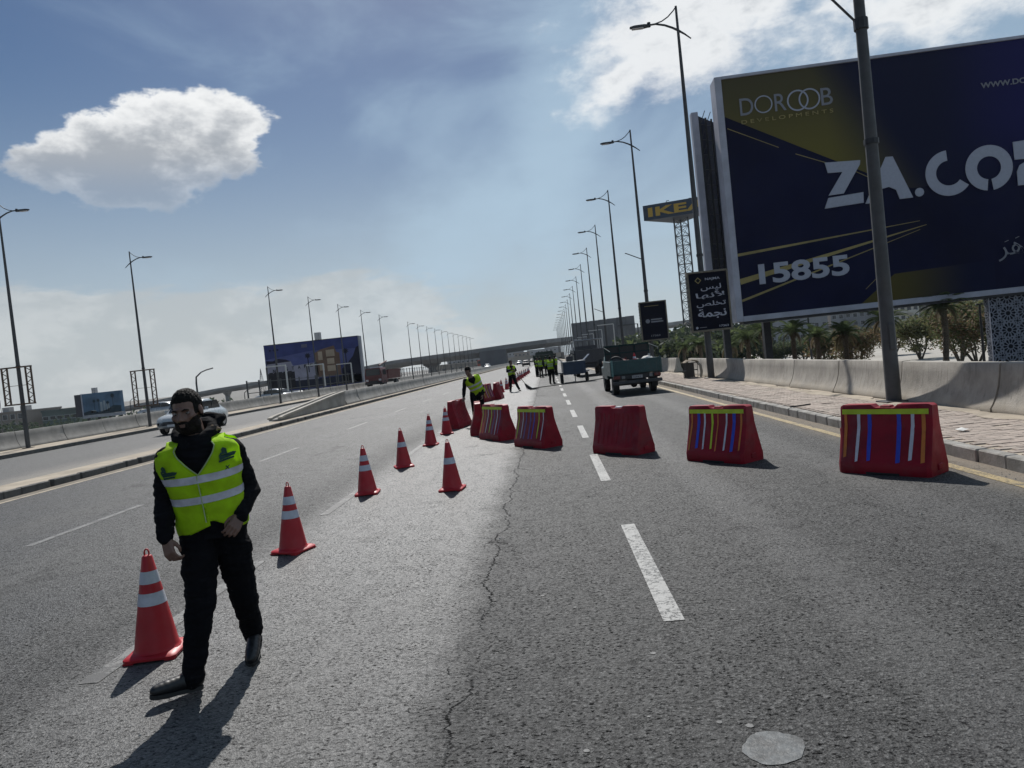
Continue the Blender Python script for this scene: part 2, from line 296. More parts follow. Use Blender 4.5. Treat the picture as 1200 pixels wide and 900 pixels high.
SCR = bpy.data.scenes.new('scratch')
def evaluate(o):
    vl = SCR.view_layers[0]; vl.update(); dg = vl.depsgraph
    me = bpy.data.meshes.new_from_object(o.evaluated_get(dg)); bpy.data.objects.remove(o); return me
class MB:
    def __init__(s): s.v = []; s.f = []; s.mi = []
    def add(s, vs, fs, mi=0):
        k = len(s.v); s.v += [tuple(v) for v in vs]; s.f += [tuple(i+k for i in f) for f in fs]; s.mi += [mi]*len(fs); return s
    def box(s, x0, x1, y0, y1, z0, z1, mi=0, rot=None, piv=None):
        vs = [Vector((x, y, z)) for z in (z0, z1) for y in (y0, y1) for x in (x0, x1)]
        if rot is not None:
            p = Vector(piv) if piv else Vector(((x0+x1)/2, (y0+y1)/2, (z0+z1)/2)); vs = [rot@(v-p)+p for v in vs]
        return s.add(vs, [(0, 2, 3, 1), (4, 5, 7, 6), (0, 1, 5, 4), (2, 6, 7, 3), (0, 4, 6, 2), (1, 3, 7, 5)], mi)
    def bbox(s, x0, x1, y0, y1, z0, z1, b=.01, mi=0):          # box with chamfered edges
        vs = []; 
        for sx, X, dx in ((0, x0, b), (1, x1, -b)):
            for sy, Y, dy in ((0, y0, b), (1, y1, -b)):
                for sz, Z, dz in ((0, z0, b), (1, z1, -b)):
                    vs += [(X, Y+dy, Z+dz), (X+dx, Y, Z+dz), (X+dx, Y+dy, Z)]
        bm = bmesh.new(); bv = [bm.verts.new(v) for v in vs]
        r = bmesh.ops.convex_hull(bm, input=bv); bmesh.ops.dissolve_limit(bm, angle_limit=.01, verts=bm.verts[:], edges=bm.edges[:])
        bm.verts.index_update(); s.add([v.co[:] for v in bm.verts], [[v.index for v in f.verts] for f in bm.faces], mi); bm.free(); return s
    def ring_loft(s, rings, mi=0, caps=True, closed=True):
        n = len(rings[0]); vs = [p for r in rings for p in r]; fs = []
        for i in range(len(rings)-1):
            for j in range(n if closed else n-1):
                a = i*n+j; b = i*n+(j+1) % n; fs.append((a, b, b+n, a+n))
        if caps: fs.append(tuple(reversed(range(n)))); fs.append(tuple(range((len(rings)-1)*n, len(rings)*n)))
        return s.add(vs, fs, mi)
    def tube(s, pts, r, n=8, mi=0, caps=True):
        pts = [Vector(p) for p in pts]; rr = r if isinstance(r, (list, tuple)) else [r]*len(pts); rings = []
        up = None
        for i, p in enumerate(pts):
            d = (pts[min(i+1, len(pts)-1)]-pts[max(i-1, 0)]).normalized()
            if up is None: up = Vector((0, 0, 1)) if abs(d.z) < .9 else Vector((1, 0, 0))
            a = d.cross(up).normalized(); b = a.cross(d).normalized(); up = b
            rings.append([p+(a*math.cos(2*PI*k/n)+b*math.sin(2*PI*k/n))*rr[i] for k in range(n)])
        return s.ring_loft(rings, mi, caps)
    def cyl(s, p0, p1, r0, r1=None, n=12, mi=0): return s.tube([p0, p1], [r0, r0 if r1 is None else r1], n, mi)
    def prism(s, poly, axis, a, b, mi=0):                      # poly in the two other axes, extruded from a to b
        def P(u, v, t): return {'x': (t, u, v), 'y': (u, t, v), 'z': (u, v, t)}[axis]
        n = len(poly); vs = [P(u, v, a) for u, v in poly]+[P(u, v, b) for u, v in poly]
        fs = [tuple(range(n)), tuple(reversed(range(n, 2*n)))]+[(i, i+n, (i+1) % n+n, (i+1) % n) for i in range(n)]
        return s.add(vs, fs, mi)
    def mesh(s, name, mats, smooth=False, fix=True):
        me = bpy.data.meshes.new(name); me.from_pydata(s.v, [], s.f)
        mats = mats if isinstance(mats, (list, tuple)) else [mats]
        for m in mats: me.materials.append(m)
        me.polygons.foreach_set('material_index', s.mi)
        if fix:
            bm = bmesh.new(); bm.from_mesh(me); bmesh.ops.recalc_face_normals(bm, faces=bm.faces[:]); bm.to_mesh(me); bm.free()
        if smooth:
            me.polygons.foreach_set('use_smooth', [True]*len(me.polygons))
            if smooth != 'all': me.set_sharp_from_angle(angle=R(40))
        me.update(); return me
    def build(s, name, mats, parent=None, loc=None, rz=None, smooth=False, fix=True):
        return link(name, s.mesh(name, mats, smooth, fix), parent, loc, rz)
def rb(*a): return MB().bbox(*a)
def struct(name, mb, m, **k):
    return tag(mb.build(name, m, **k), kind='structure')
def text_mesh(body, size, off=0., depth=.004, space=1., align='LEFT', shear=0):
    c = bpy.data.curves.new('lettering', 'FONT'); c.body = body; c.size = size; c.offset = off; c.extrude = depth; c.resolution_u = 4
    c.space_character = space; c.align_x = align; c.shear = shear
    o = bpy.data.objects.new('lettering', c); SCR.collection.objects.link(o)
    return evaluate(o)
def fit_text(name, body, m, parent, w, h, loc, rot=(PI/2, 0, 0), off=0., depth=.004, space=1.):
    me = text_mesh(body, 1, off, depth, space)
    xs = [v.co.x for v in me.vertices]; ys = [v.co.y for v in me.vertices]
    if not xs: return None
    x0, x1, y0, y1 = min(xs), max(xs), min(ys), max(ys)
    for v in me.vertices: v.co.x = (v.co.x-x0)/(x1-x0)*w; v.co.y = (v.co.y-y0)/(y1-y0)*h
    me.materials.clear(); me.materials.append(m)
    o = link(name, me, parent, loc); o.rotation_euler = rot; return o
# ================================================================== THE SETTING
YN, YF = -12., 1400.
def sheet(x0, x1, y0, y1, z): return MB().add([(x0, y0, z), (x1, y0, z), (x1, y1, z), (x0, y1, z)], [(0, 1, 2, 3)])
prof = [(-9000, -6), (-46, -6), (-30, -3.2), (-24.2, -.05), (7.25, -.05), (8.6, -.5), (13, -2.5), (9000, -2.5)]
g = MB(); ys = [-400, -50, 50, 200, 600, 2000, 9000]; n = len(prof)
g.add([(x, y, z) for y in ys for x, z in prof], [(j*n+i, j*n+i+1, (j+1)*n+i+1, (j+1)*n+i) for j in range(len(ys)-1) for i in range(n-1)])
struct('ground', g, GROUND)
struct('road', sheet(-11.06, 4.74, YN, YF, 0), ASPH)
struct('opposite_road', sheet(-20.62, -12.95, YN, YF, 0), ASPH2)
struct('plaza', sheet(14, 160, 58, 196, -2.49), PLAZA)

# painted markings, each dash a piece of the road marking layer
lm = tag(sheet(-3.06, -2.93, 4.3, 7.0, .004).build('lane_marking', FAINTP), kind='structure')
dash = sheet(-.065, .065, 0, 2.6, .004).mesh('dash', WHITEP); dash2 = sheet(-.06, .06, 0, 2.6, .004).mesh('dash', FAINTP)
lm2 = tag(sheet(.555, .685, -11, -8.4, .004).build('lane_marking', WHITEP), kind='structure')
for i in range(56):
    link('dash', dash, lm2, (.62+random.uniform(-.01, .01), 4.5+i*5.1, 0))
for i, y in enumerate([9.1, 14.0, 19.1, 24.2, 29.3, 34.4]): link('dash', dash2, lm, (-3.0, y, 0))
for i in range(8): link('dash', dash2, lm, (-6.75, 8.9+i*7.5, 0))
struct('edge_line', sheet(4.34, 4.47, YN, 300, .004), YELP)
struct('edge_line', sheet(-10.72, -10.60, YN, 300, .004), mat('dusty_edge_paint', (.36, .31, .23), .8, var=.25, scale=5, dirt=(.2, .17, .14), dirt_amt=.8))

# repaired patch and scattered grit on the near lane
pv = []
for k in range(60):
    a = 2*PI*k/60; rr = 1+.05*mn.noise(Vector((math.cos(a)*5, math.sin(a)*5, 7)))+.13*mn.noise(Vector((math.cos(a)*1.3, math.sin(a)*1.3, 2))); pv.append((.765+.128*rr*math.cos(a)+.012*math.sin(a), 3.01+.125*rr*math.sin(a), .003))
tag(MB().add(pv, [tuple(range(60))]).build('road_patch', mat('cement_patch', (.066, .073, .077), .6, var=.5, scale=13, bump=.4, bscale=60, dirt=(.03, .03, .031), dirt_amt=.95)), kind='structure')
gr = MB()
for k in range(900):
    x = random.uniform(-4.5, 4.2); y = random.uniform(2.6, 12) if k < 620 else random.uniform(6, 26)
    if k > 620: x = random.uniform(4.5, 4.7)
    s = random.uniform(.002, .007) if k < 600 else random.uniform(.004, .016); a = random.random()*PI
    q = [Vector((math.cos(a+t)*s*random.uniform(.6, 1.2)+x, math.sin(a+t)*s*random.uniform(.6, 1.2)+y, .001)) for t in (0, 2.1, 4.2)]
    gr.add(q+[Vector((x, y, s*.8))], [(0, 1, 3), (1, 2, 3), (2, 0, 3), (0, 2, 1)])
tag(gr.build('grit', mat('pale_grit', (.34, .32, .29), .9, var=.3, scale=30)), 'loose pale grit scattered over the asphalt', kind='stuff')
# pale flecks pressed in the asphalt
fl = MB()
for (px, py) in [(-.37, 3.75), (.42, 4.05), (.02, 4.9), (-.2, 5.2), (.6, 3.25), (.72, 3.2), (.3, 3.35), (-.1, 6.3), (.45, 6.0), (.25, 6.15), (1.0, 4.6), (1.6, 4.1), (2.2, 5.1), (.0, 3.1), (-.45, 8.5)]:
    rr = random.uniform(.006, .015); m_ = [(px+rr*(1+.4*random.random())*math.cos(t*PI/4), py+rr*(1+.4*random.random())*math.sin(t*PI/4), .0028) for t in range(8)]
    fl.add(m_, [tuple(range(8))])
tag(fl.build('paint_flecks', mat('pale_fleck', (.13, .13, .128), .7, var=.3, scale=30)), 'small pale flecks pressed into the asphalt', kind='stuff')

# ---- right kerb, pavement and pavers
rk = struct('kerb', MB().box(4.735, 4.885, 42, 900, -.05, .145), KERB)
km = [MB().bbox(4.735, 4.885, 0, .49, -.05, .15, .012+.003*k).mesh('kerb_stone', KERB) for k in range(2)]
for i in range(94):
    o = link('kerb_stone', km[i % 2], rk, (random.uniform(-.006, .006), -5.+i*.5, random.uniform(-.006, .004))); o.rotation_euler = (random.uniform(-.006, .006), 0, random.uniform(-.008, .008))
pvmt = struct('pavement', MB().box(4.89, 6.9, YN, 900, -.04, .138), SAND)
bk = [MB().bbox(0, .232, 0, .112, -.01, .014, .004).mesh('paver', PAV)]
cells = []
for r_ in range(300):
    y = 5.0+r_*.12
    for c_ in range(9):
        x = 4.90+c_*.24-(.12 if r_ % 2 else 0)
        if x < 4.895 or x+.232 > 6.66: continue
        if random.random() < .012: continue
        cells.append((x, y))
vis = [c_ for c_ in cells if c_[1] > 7.7 and c_[1] > (c_[0]-.2)*1.42]; vis.sort(key=lambda c_: c_[1]); first = set(vis[:300])
st = MB()
for c_ in cells:
    dz = .138+random.uniform(-.004, .004)
    if c_ in first:
        o = link('paver', bk[0], pvmt, (c_[0], c_[1], dz)); o.rotation_euler = (random.uniform(-.02, .02), random.uniform(-.01, .01), random.uniform(-.02, .02))
    else: st.box(c_[0], c_[0]+.232, c_[1], c_[1]+.112, dz-.01, dz+.014)
tag(st.build('paving_bricks', PAV, pvmt), kind='stuff')
sp = MB()                                   # sand drifted over the bricks along the wall foot
for k in range(60):
    y = 6+k*.62; x = 6.5+random.uniform(-.12, .12); rx, ry = random.uniform(.1, .28), random.uniform(.3, .8)
    sp.add([(min(6.68, x+rx*math.cos(a*PI/5)*random.uniform(.75, 1.1)), y+ry*math.sin(a*PI/5)*random.uniform(.75, 1.1), .1545) for a in range(10)]+[(x, y, .17)], [(a, (a+1) % 10, 10) for a in range(10)])
tag(sp.build('drifted_sand', SAND), 'sand drifted along the foot of the right wall', kind='stuff')

def jersey(L, h, flip=False, z0=0.):
    p = [(.0, 0), (.0, .05), (.045, .12), (.10, .24), (.145, .38), (.175, .55), (.195, h-.02), (.21, h), (.36, h), (.375, h-.02), (.43, .24), (.50, .12), (.50, 0)]
    if flip: p = [(-x, z) for x, z in p][::-1]
    mb = MB(); mb.ring_loft([[(x, y, z+z0) for x, z in p] for y in (0, L*.33, L*.66, L)]); return mb
def jwall(name, label, X, ys_, L, h, z0, flip, m, piece='wall_section'):
    root = empty(name, label, 'wall', (X, ys_[0], z0)); me = [jersey(L-.03, h, flip).mesh(piece, m, smooth=True) for k in range(1)]
    for y in ys_:
        o = link(piece, me[0], root, (random.uniform(-.012, .012), y-ys_[0], random.uniform(-.008, .008))); o.rotation_euler = (0, random.uniform(-.006, .006), random.uniform(-.004, .004))
    return root
jwall('concrete_wall', 'long pale concrete road barrier wall along the right pavement', 6.68, [-.84+3.1*i for i in range(12)], 3.1, .74, .15, False, CONC)
jwall('concrete_wall', 'far concrete barrier wall beyond the green pickup on the right', 6.68, [39.5+3.1*i for i in range(60)], 3.1, .74, .15, False, CONC)
jwall('concrete_wall', 'grey concrete wall on the far left beyond the opposite road', -22.95, [12+3.1*i for i in range(90)], 3.1, .74, .15, True, CONC2)
jwall('concrete_wall', 'grey concrete barrier wall on the median island behind the leaning worker', -11.75, [42.1+3.1*i for i in range(90)], 3.1, .78, .15, True, CONC2)
# sloping end piece of the median wall
e = empty('wall_end_ramp', 'low sloping pale concrete slab at the start of the median wall', 'concrete slab', (-12.0, 31.5, .15))
MB().prism([(0, 0), (10.4, 0), (10.4, .70), (8.5, .62), (.4, .10), (0, .06)], 'x', -.34, .2).build('ramp_body', CONC2, e)
for x_ in (-.40, .06):
    q = [(0, .07), (.4, .11), (8.5, .63), (10.4, .72), (10.4, .80), (8.4, .71), (.3, .19), (0, .14)]
    MB().prism(q, 'x', x_, x_+.2).build('edge_beam', CONC, e)

# ---- median island, left kerbs
struct('median_island', MB().prism([(-11.2, -.04), (-11.2, .135), (-12.3, .12), (-12.96, .012), (-12.96, -.04)], 'y', YN, 900), SAND)
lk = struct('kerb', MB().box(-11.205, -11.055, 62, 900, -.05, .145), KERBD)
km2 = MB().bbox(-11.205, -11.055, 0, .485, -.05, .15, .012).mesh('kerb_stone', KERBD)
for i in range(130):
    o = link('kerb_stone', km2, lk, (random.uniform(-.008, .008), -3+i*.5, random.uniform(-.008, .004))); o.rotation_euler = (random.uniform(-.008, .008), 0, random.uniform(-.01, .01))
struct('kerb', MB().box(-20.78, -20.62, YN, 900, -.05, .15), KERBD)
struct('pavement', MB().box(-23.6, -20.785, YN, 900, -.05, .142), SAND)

# ================================================================== FLYOVER
fo = empty('flyover', 'long grey concrete flyover crossing the road in the far distance', 'flyover', (0, 265, 0))
nodes = [(142, 477, 430), (200, 465.5, 430), (255, 455, 430), (312, 446, 430), (424, 430, 345), (460, 422.5, 325), (544, 411, 265), (592, 404, 268), (640, 397.6, 272), (720, 389, 330), (800, 376, 420), (900, 362, 520), (1010, 350, 600)]
top = [at(*q_) for q_ in nodes]
def lerp_nodes(t):
    i = min(int(t), len(top)-2); return top[i].lerp(top[i+1], t-i)
par_inv = Matrix.Translation(-Vector((0, 265, 0)))
deck = MB(); par = MB(); par2 = MB()
def offs(i, d):
    a = top[max(i-1, 0)]; b = top[min(i+1, len(top)-1)]; t = (b-a); t.z = 0; t.normalize(); return top[i]+Vector((-t.y, t.x, 0))*d
O = Vector((0, 265, 0))
secs = []; p1 = []; p2 = []
for i in range(len(top)):
    a = offs(i, 0)-O; b = offs(i, 12)-O; c1_ = offs(i, 2.2)-O; c2_ = offs(i, 9.8)-O
    secs.append([a+Vector((0, 0, -1.0)), a+Vector((0, 0, -1.5)), c1_+Vector((0, 0, -3.1)), c2_+Vector((0, 0, -3.1)), b+Vector((0, 0, -1.5)), b+Vector((0, 0, -1.0))])
    for L_, s0, s1 in ((p1, -.02, .3), (p2, 11.7, 12.02)):
        u, v = offs(i, s0)-O, offs(i, s1)-O; L_.append([u+Vector((0, 0, -1.0)), u, v, v+Vector((0, 0, -1.0))])
FC = mat('flyover_concrete', (.20, .20, .20), .85, var=.15, scale=.2, dirt=(.11, .11, .11), dirt_amt=.5)
deck.ring_loft(secs); deck.build('deck', FC, fo)
MB().ring_loft(p1).build('parapet', FC, fo); MB().ring_loft(p2).build('parapet', FC, fo)
for (t_, big) in [(.55, 0), (1.35, 0), (2.1, 0), (3.2, 0), (4.5, 0), (5.4, 0), (7.15, 1), (9.3, 0), (10.2, 0), (11.1, 0)]:
    p = lerp_nodes(t_)-O; i = min(int(t_), len(top)-2); d = (top[i+1]-top[i]); a = math.atan2(d.y, d.x); zb = (-6 if p.x < -30 else -.3 if p.x < 8 else -2.5)
    zt = p.z-3.1; q = MB()
    if big:
        continue
    q.prism([(-3.8, zt), (-3.8, zt-.5), (-1.3, zt-2.0), (-1.3, zb), (1.3, zb), (1.3, zt-2.0), (3.8, zt-.5), (3.8, zt)], 'x', -1., 1.)
    c_ = p+Vector((-math.sin(a), math.cos(a), 0))*6; q.build('pier', FC, fo, (c_.x, c_.y, 0), a)
# abutment block on the left of the road
pa = at(561, 415, 262)-O; pb_ = at(592, 411, 262)-O
MB().box(pa.x, pb_.x, 0, 10, -1, pa.z+.9).build('abutment', mat('dark_concrete', (.10, .105, .115), .85, var=.15, scale=.3), fo)
for t_ in (1.2, 1.9):
    pass

# ================================================================== LAMP POSTS
def make_post():
    r = empty('lamp_post', None, None)
    MB().tube([(0, 0, 0), (0, 0, 5), (0, 0, 10), (0, 0, 14.83)], [.137, .112, .083, .045], 10).build('pole', POLEG, r, smooth=True)
    MB().bbox(-.24, .24, -.24, .24, 0, .03, .005).build('base_plate', DSTEEL, r)
    a = MB().tube([(-1.15, 0, 14.22), (-.85, 0, 14.23), (-.5, 0, 14.14), (-.2, 0, 14.0), (0, 0, 13.88), (.25, 0, 13.70), (.48, 0, 13.5)], [.035, .04, .042, .044, .05, .035, .025], 8); a.build('arm', STEEL, r, smooth=True)
    MB().tube([(0, 0, 14.8), (-.12, 0, 14.66), (-.35, 0, 14.45), (-.6, 0, 14.31), (-.88, 0, 14.24)], .025, 6).build('stay', STEEL, r, smooth=True)
    h = MB().ring_loft([[(x, y*wd, 14.2+z*th) for y, z in ((-1, -.2), (-.7, -1), (.7, -1), (1, -.2), (.6, 1), (-.6, 1))] for x, wd, th in ((-1.88, .07, .03), (-1.7, .12, .055), (-1.3, .12, .06), (-1.1, .05, .05))]); hd = h.build('lamp_head', STEEL, r, smooth=True)
    MB().box(-1.8, -1.35, -.09, .09, 14.125, 14.14).build('lens', LAMPW, hd)
    c = MB(); c.tube([(-1.12, 0, 14.15), (-1.12, 0, 14.32)], .07, 8); c.build('photocell', DSTEEL, r)
    MB().cyl((0, 0, 4.9), (0, 0, 5.0), .135, n=10).build('clamp', DSTEEL, r)
    MB().bbox(-.05, .05, -.165, -.1, 1.0, 1.5, .01).build('access_door', POLEG, r)
    return r
post = make_post()
RP = [14.35, 29.9, 45.8, 62.1, 78.2, 94.5, 111.2, 128, 145, 162, 179, 196, 213, 230, 247, 264, 281, 298, 315, 332, 349, 366]
post.location = (6.53, RP[0], .15)
tag(post, 'nearest thick grey lamp post at the right, in front of the big billboard', 'lamp post', 'lamp posts along the right pavement')
posts = [post]
ordn = ['third', 'fourth', 'fifth', 'sixth', 'seventh', 'eighth', 'ninth', 'tenth', 'eleventh', 'twelfth', 'thirteenth', 'fourteenth', 'fifteenth', 'sixteenth', 'seventeenth', 'eighteenth', 'nineteenth', 'twentieth', 'twenty-first', 'twenty-second']
for i, y in enumerate(RP[1:]):
    c = copy_tree(post); c.location = (6.53, y, .15); c.rotation_euler.z = random.uniform(-.03, .03); posts.append(c)
    lab = ('tall lamp post carrying the dark sign with white Arabic lettering' if i == 0 else 'tall lamp post carrying the smaller dark sign, just right of the green pickup' if i == 1
           else '%s tall lamp post counted from the near right, in the row running into the distance' % ordn[i-1])
    c['label'] = lab
LP = [30, 39.6, 59.7, 69.9, 80, 90, 100, 120.7, 130, 140, 150, 160, 170, 180, 190, 200, 210, 220]
LL = ['lamp post at the left edge beyond the opposite road with an empty truss sign frame', 'lamp post with an empty truss sign frame above the walking man', 'lamp post in front of the left part of the city apartments billboard',
      'lamp post in front of the middle of the city apartments billboard', 'lamp post in front of the right part of the city apartments billboard', 'lamp post just right of the city apartments billboard by the red truck', 'lamp post above the tail of the red truck']
for i, y in enumerate(LP):
    c = copy_tree(post); c.scale = (.654,)*3; c.location = (-22.2, y, .15); c.rotation_euler.z = PI+random.uniform(-.04, .04); c['group'] = 'lamp posts along the far left wall'
    c['label'] = LL[i] if i < 7 else 'distant %s lamp post of the left row, counted from the near end' % ordn[i-2]
    if i == 0: c.location.z = .15; c.scale = (.70,)*3
# bare bracket arms on three of them
MB().tube([(-.04, 0, 7.15), (-.55, 0, 7.75), (-.6, 0, 7.8)], .022, 6).build('bracket', STEEL, posts[0])
MB().cyl((0, 0, 7.05), (0, 0, 7.25), .13, n=10).build('clamp', DSTEEL, posts[0])
MB().tube([(-.04, 0, 6.9), (-.95, 0, 7.35), (-1.05, 0, 7.38)], .03, 6).build('bracket', STEEL, posts[2])
MB().tube([(-.04, 0, 5.6), (-.95, 0, 6.05)], .035, 6).build('bracket', STEEL, posts[4])
# the odd single-arm lamp beyond the left wall
def small_lamp(x, y, z, h, s, label):
    r = empty('street_lamp', label, 'street lamp', (x, y, z), 0, 'small street lamps beyond the left wall')
    MB().tube([(0, 0, 0), (0, 0, h-.9), (.05*s, 0, h-.35), (.5*s, 0, h)], [.12, .08, .07, .06], 8).build('pole', STEEL, r, smooth=True)
    MB().ring_loft([[(a*s, w_, h+b+c_) for w_, c_ in ((-.13, 0), (0, .07), (.13, 0), (0, -.04))] for a, b in ((.5, 0), (1.0, .16), (1.6, .26))]).build('lamp_head', STEEL, r)
q = at(229, 440, 62); small_lamp(q.x, 62, -4, 4+q.z+.2, 1, 'single curved-arm street lamp behind the head of the walking man')
q = at(286, 458, 130); small_lamp(q.x, 130, -6, 6+q.z, 1, 'small distant street lamp between the walking man and the city billboard')
q = at(152, 468, 150); small_lamp(q.x, 150, -6, 6+q.z, 1, 'small distant street lamp right of the palm picture billboard')

# empty truss frames on the left posts, light portal frames on others
def truss_frame(x, y, z0, z1, hw, label, grp='empty sign frames on the left lamp posts'):
    r = empty('sign_frame', label, 'sign frame', (x, y, 0), 0, grp)
    for s in (-1, 1):
        m_ = MB(); xa, xb = s*(hw-.24), s*hw
        for xx in (xa, xb): m_.box(xx-.025, xx+.025, -.03, .03, z0, z1)
        k = 9
        for i in range(k):
            za, zb = z0+(z1-z0)*i/k, z0+(z1-z0)*(i+1)/k; m_.tube([(xa, 0, za), (xb, 0, zb)] if i % 2 else [(xb, 0, za), (xa, 0, zb)], .018, 4)
        m_.build('side_truss', RUST, r)
    MB().box(-hw-.03, hw+.03, -.04, .04, z1, z1+.06).build('top_bar', RUST, r)
    MB().box(-hw-.03, hw+.03, -.04, .04, z0-.06, z0).build('bottom_bar', RUST, r)
    MB().box(-hw+.27, hw-.27, -.012, .012, (z0+z1)/2, (z0+z1)/2+.02).build('cross_bar', RUST, r)
truss_frame(-22.2, 29.86, 2.05, 3.55, .64, 'empty rusty truss sign frame on the leftmost lamp post')
truss_frame(-22.2, 39.46, 1.35, 3.25, .66, 'empty rusty truss sign frame above and left of the walking man')
FRM = mat('pale_frame_paint', (.50, .50, .49), .5, var=.1)
def portal(x, y, z0, z1, hw, label, grp):
    r = empty('sign_frame', label, 'sign frame', (x, y, 0), 0, grp)
    MB().box(-hw, hw, -.16, .16, z1-.09, z1).build('top_bar', FRM, r)
    for s in (-1, 1): MB().box(s*hw-.05, s*hw+.05, -.07, .07, z0, z1-.09).build('side_bar', FRM if s > 0 else STEEL, r)
    MB().box(-hw, hw, -.05, .05, z0, z0+.06).build('bottom_bar', STEEL, r)
for i, y in enumerate(LP[2:5]):
    portal(-22.2, y-.2, 1.1, 3.3, .8, ['empty pale sign frame before the left end', 'empty pale sign frame before the middle', 'empty pale sign frame before the right end'][i]+' of the city apartments billboard', 'empty portal frames on the left lamp posts')
for i, y in enumerate(RP[4:12]):
    portal(6.53, y-.3, 2.1, 4.45, .85, 'empty pale-topped sign frame on the %s right lamp post' % ordn[i+2], 'empty portal frames on the right lamp posts')
# ================================================================== BIG BILLBOARD
NAVY = mat('print_navy', (.004, .006, .030), .7, spec=.12, var=.25, scale=.25)
PWHITE = mat('print_white', (.34, .36, .43), .6, var=.05); PGOLDL = mat('print_gold_line', (.26, .21, .07), .6, var=.25, scale=.5)
FRAMEW = mat('frame_white_sheet', (.36, .37, .43), .55, var=.12, scale=1.2, dirt=(.25, .25, .27), dirt_amt=.4)
def print_fade(name, cA, cB, cC_):
    m = bpy.data.materials.new(name); m.use_nodes = True; t = NT(m.node_tree); b = t.n['Principled BSDF']
    x, y, z = t.sep(t.add('ShaderNodeTexCoord').outputs['Object'])
    q = t.m('ADD', x, t.m('MULTIPLY', t.m('SUBTRACT', z, 12.3), .55)); f = t.mr(q, 6.2, 11.6)
    up = t.mr(z, 13.0, 20.0, 0, .55)
    c = t.mix(t.m('MAXIMUM', f, up), cA, cB)
    v = t.m('MULTIPLY', t.mr(x, 11.5, 17), t.mr(z, 11, 15.5)); c = t.mix(v, c, cC_)
    t.l.new(c, b.inputs['Base Color']); b.inputs['Roughness'].default_value = .7; b.inputs['Specular IOR Level'].default_value = .12; return m
def print_fade2():
    m = bpy.data.materials.new('print_dark_gold'); m.use_nodes = True; t = NT(m.node_tree); b = t.n['Principled BSDF']
    x, y, z = t.sep(t.add('ShaderNodeTexCoord').outputs['Object'])
    t.l.new(t.mix(t.mr(x, 8.5, 13.5), (.085, .070, .020), (.005, .008, .034)), b.inputs['Base Color']); b.inputs['Roughness'].default_value = .7; b.inputs['Specular IOR Level'].default_value = .12; return m
GOLDF = print_fade('print_gold_fade', (.155, .132, .032), (.007, .010, .036), (.012, .013, .085))
bb = empty('billboard', 'huge navy blue and gold billboard with big white letters at the upper right', 'billboard', (12.07, 45, -2.5), R(-2.5))
BD = 2.5
rb(-.02, 24, .0, 1.1, BD+2.85, BD+17.05, .02).build('panel', NAVY, bb)
def quad(name, poly, y, m, parent, th=.006): return MB().prism(poly, 'y', y-th, y+th).build(name, m, parent)
Z = lambda pts: [(x, z+BD) for x, z in pts]
MB().bbox(-.42, -.02, -.12, 1.25, BD+2.55, BD+17.2, .02).build('frame_side', FRAMEW, bb)
MB().bbox(-.02, 24, -.12, .0, BD+2.55, BD+2.87, .01).build('frame_bottom', FRAMEW, bb)
MB().bbox(-.02, 24, -.12, .0, BD+17.03, BD+17.2, .01).build('frame_top', FRAMEW, bb)
MB().box(-.02, 24, .0, 1.1, BD+2.4, BD+2.56).build('underside', DSTEEL, bb)
quad('gold_print', Z([(-.02, 17.03), (-.02, 14.85), (5.43, 11.82), (8.58, 10.1), (10.3, 9.3), (18, 9.3), (18, 17.03)]), -.01, GOLDF, bb)
def stroke(a, b, w0, w1, y, m, name='gold_line'):
    d = Vector((b[0]-a[0], b[1]-a[1])).normalized(); n_ = Vector((-d.y, d.x))
    quad(name, Z([(a[0]+n_.x*w0, a[1]+n_.y*w0), (a[0]-n_.x*w0, a[1]-n_.y*w0), (b[0]-n_.x*w1, b[1]-n_.y*w1), (b[0]+n_.x*w1, b[1]+n_.y*w1)]), y, m, bb)
stroke((.1, 14.12), (2.96, 12.63), .02, .02, -.026, PGOLDL); stroke((3.89, 12.13), (5.6, 11.38), .02, .02, -.026, PGOLDL); stroke((7.19, 10.68), (8.16, 10.09), .02, .02, -.026, PGOLDL)
stroke((0, 6.56), (10.58, 7.35), .085, .012, -.026, PGOLDL); stroke((0, 4.95), (10.93, 7.08), .17, .015, -.029, PGOLDL); stroke((0, 3.8), (10.55, 6.84), .07, .01, -.032, PGOLDL)
stroke((7.2, 3.7), (8.6, 4.9), .012, .012, -.026, PGOLDL)
quad('gold_print', Z([(6.9, 2.88), (8.9, 4.42), (14.5, 4.6), (14.5, 2.88)]), -.022, print_fade2(), bb)
def letter(poly, y=-.06): quad('letter', Z(poly), y, PWHITE, bb, .02)
def arc(cx, cz, ro, ri, a0, a1, n=40):
    A_ = [a0+(a1-a0)*i/n for i in range(n+1)]
    m_ = MB(); 
    for i in range(n):
        p = [(cx+r_*math.cos(R(a)), cz+BD+r_*math.sin(R(a))) for r_, a in ((ro, A_[i]), (ro, A_[i+1]), (ri, A_[i+1]), (ri, A_[i]))]
        m_.add([(x, -.08, z) for x, z in p], [(0, 1, 2, 3)])
    m_.build('letter', PWHITE, bb, fix=False)
letter([(5.49, 11.39), (7.51, 11.28), (7.48, 11.05), (6.42, 9.46), (5.55, 9.44), (6.45, 10.72), (5.62, 10.76)])
letter([(5.52, 9.30), (7.53, 9.40), (7.50, 8.78), (5.26, 8.70)])
letter([(7.59, 8.70), (8.95, 11.28), (9.35, 11.26), (10.3, 8.74), (9.55, 8.74), (9.38, 9.3), (9.0, 9.52), (8.55, 9.45), (8.22, 8.70)])
letter([(10.68+.25*math.cos(k*PI/10), 9.0+.25*math.sin(k*PI/10)) for k in range(20)])
arc(12.40, 9.90, 1.32, .72, 93, 322); arc(14.62, 9.92, 1.31, .66, -83, 262)
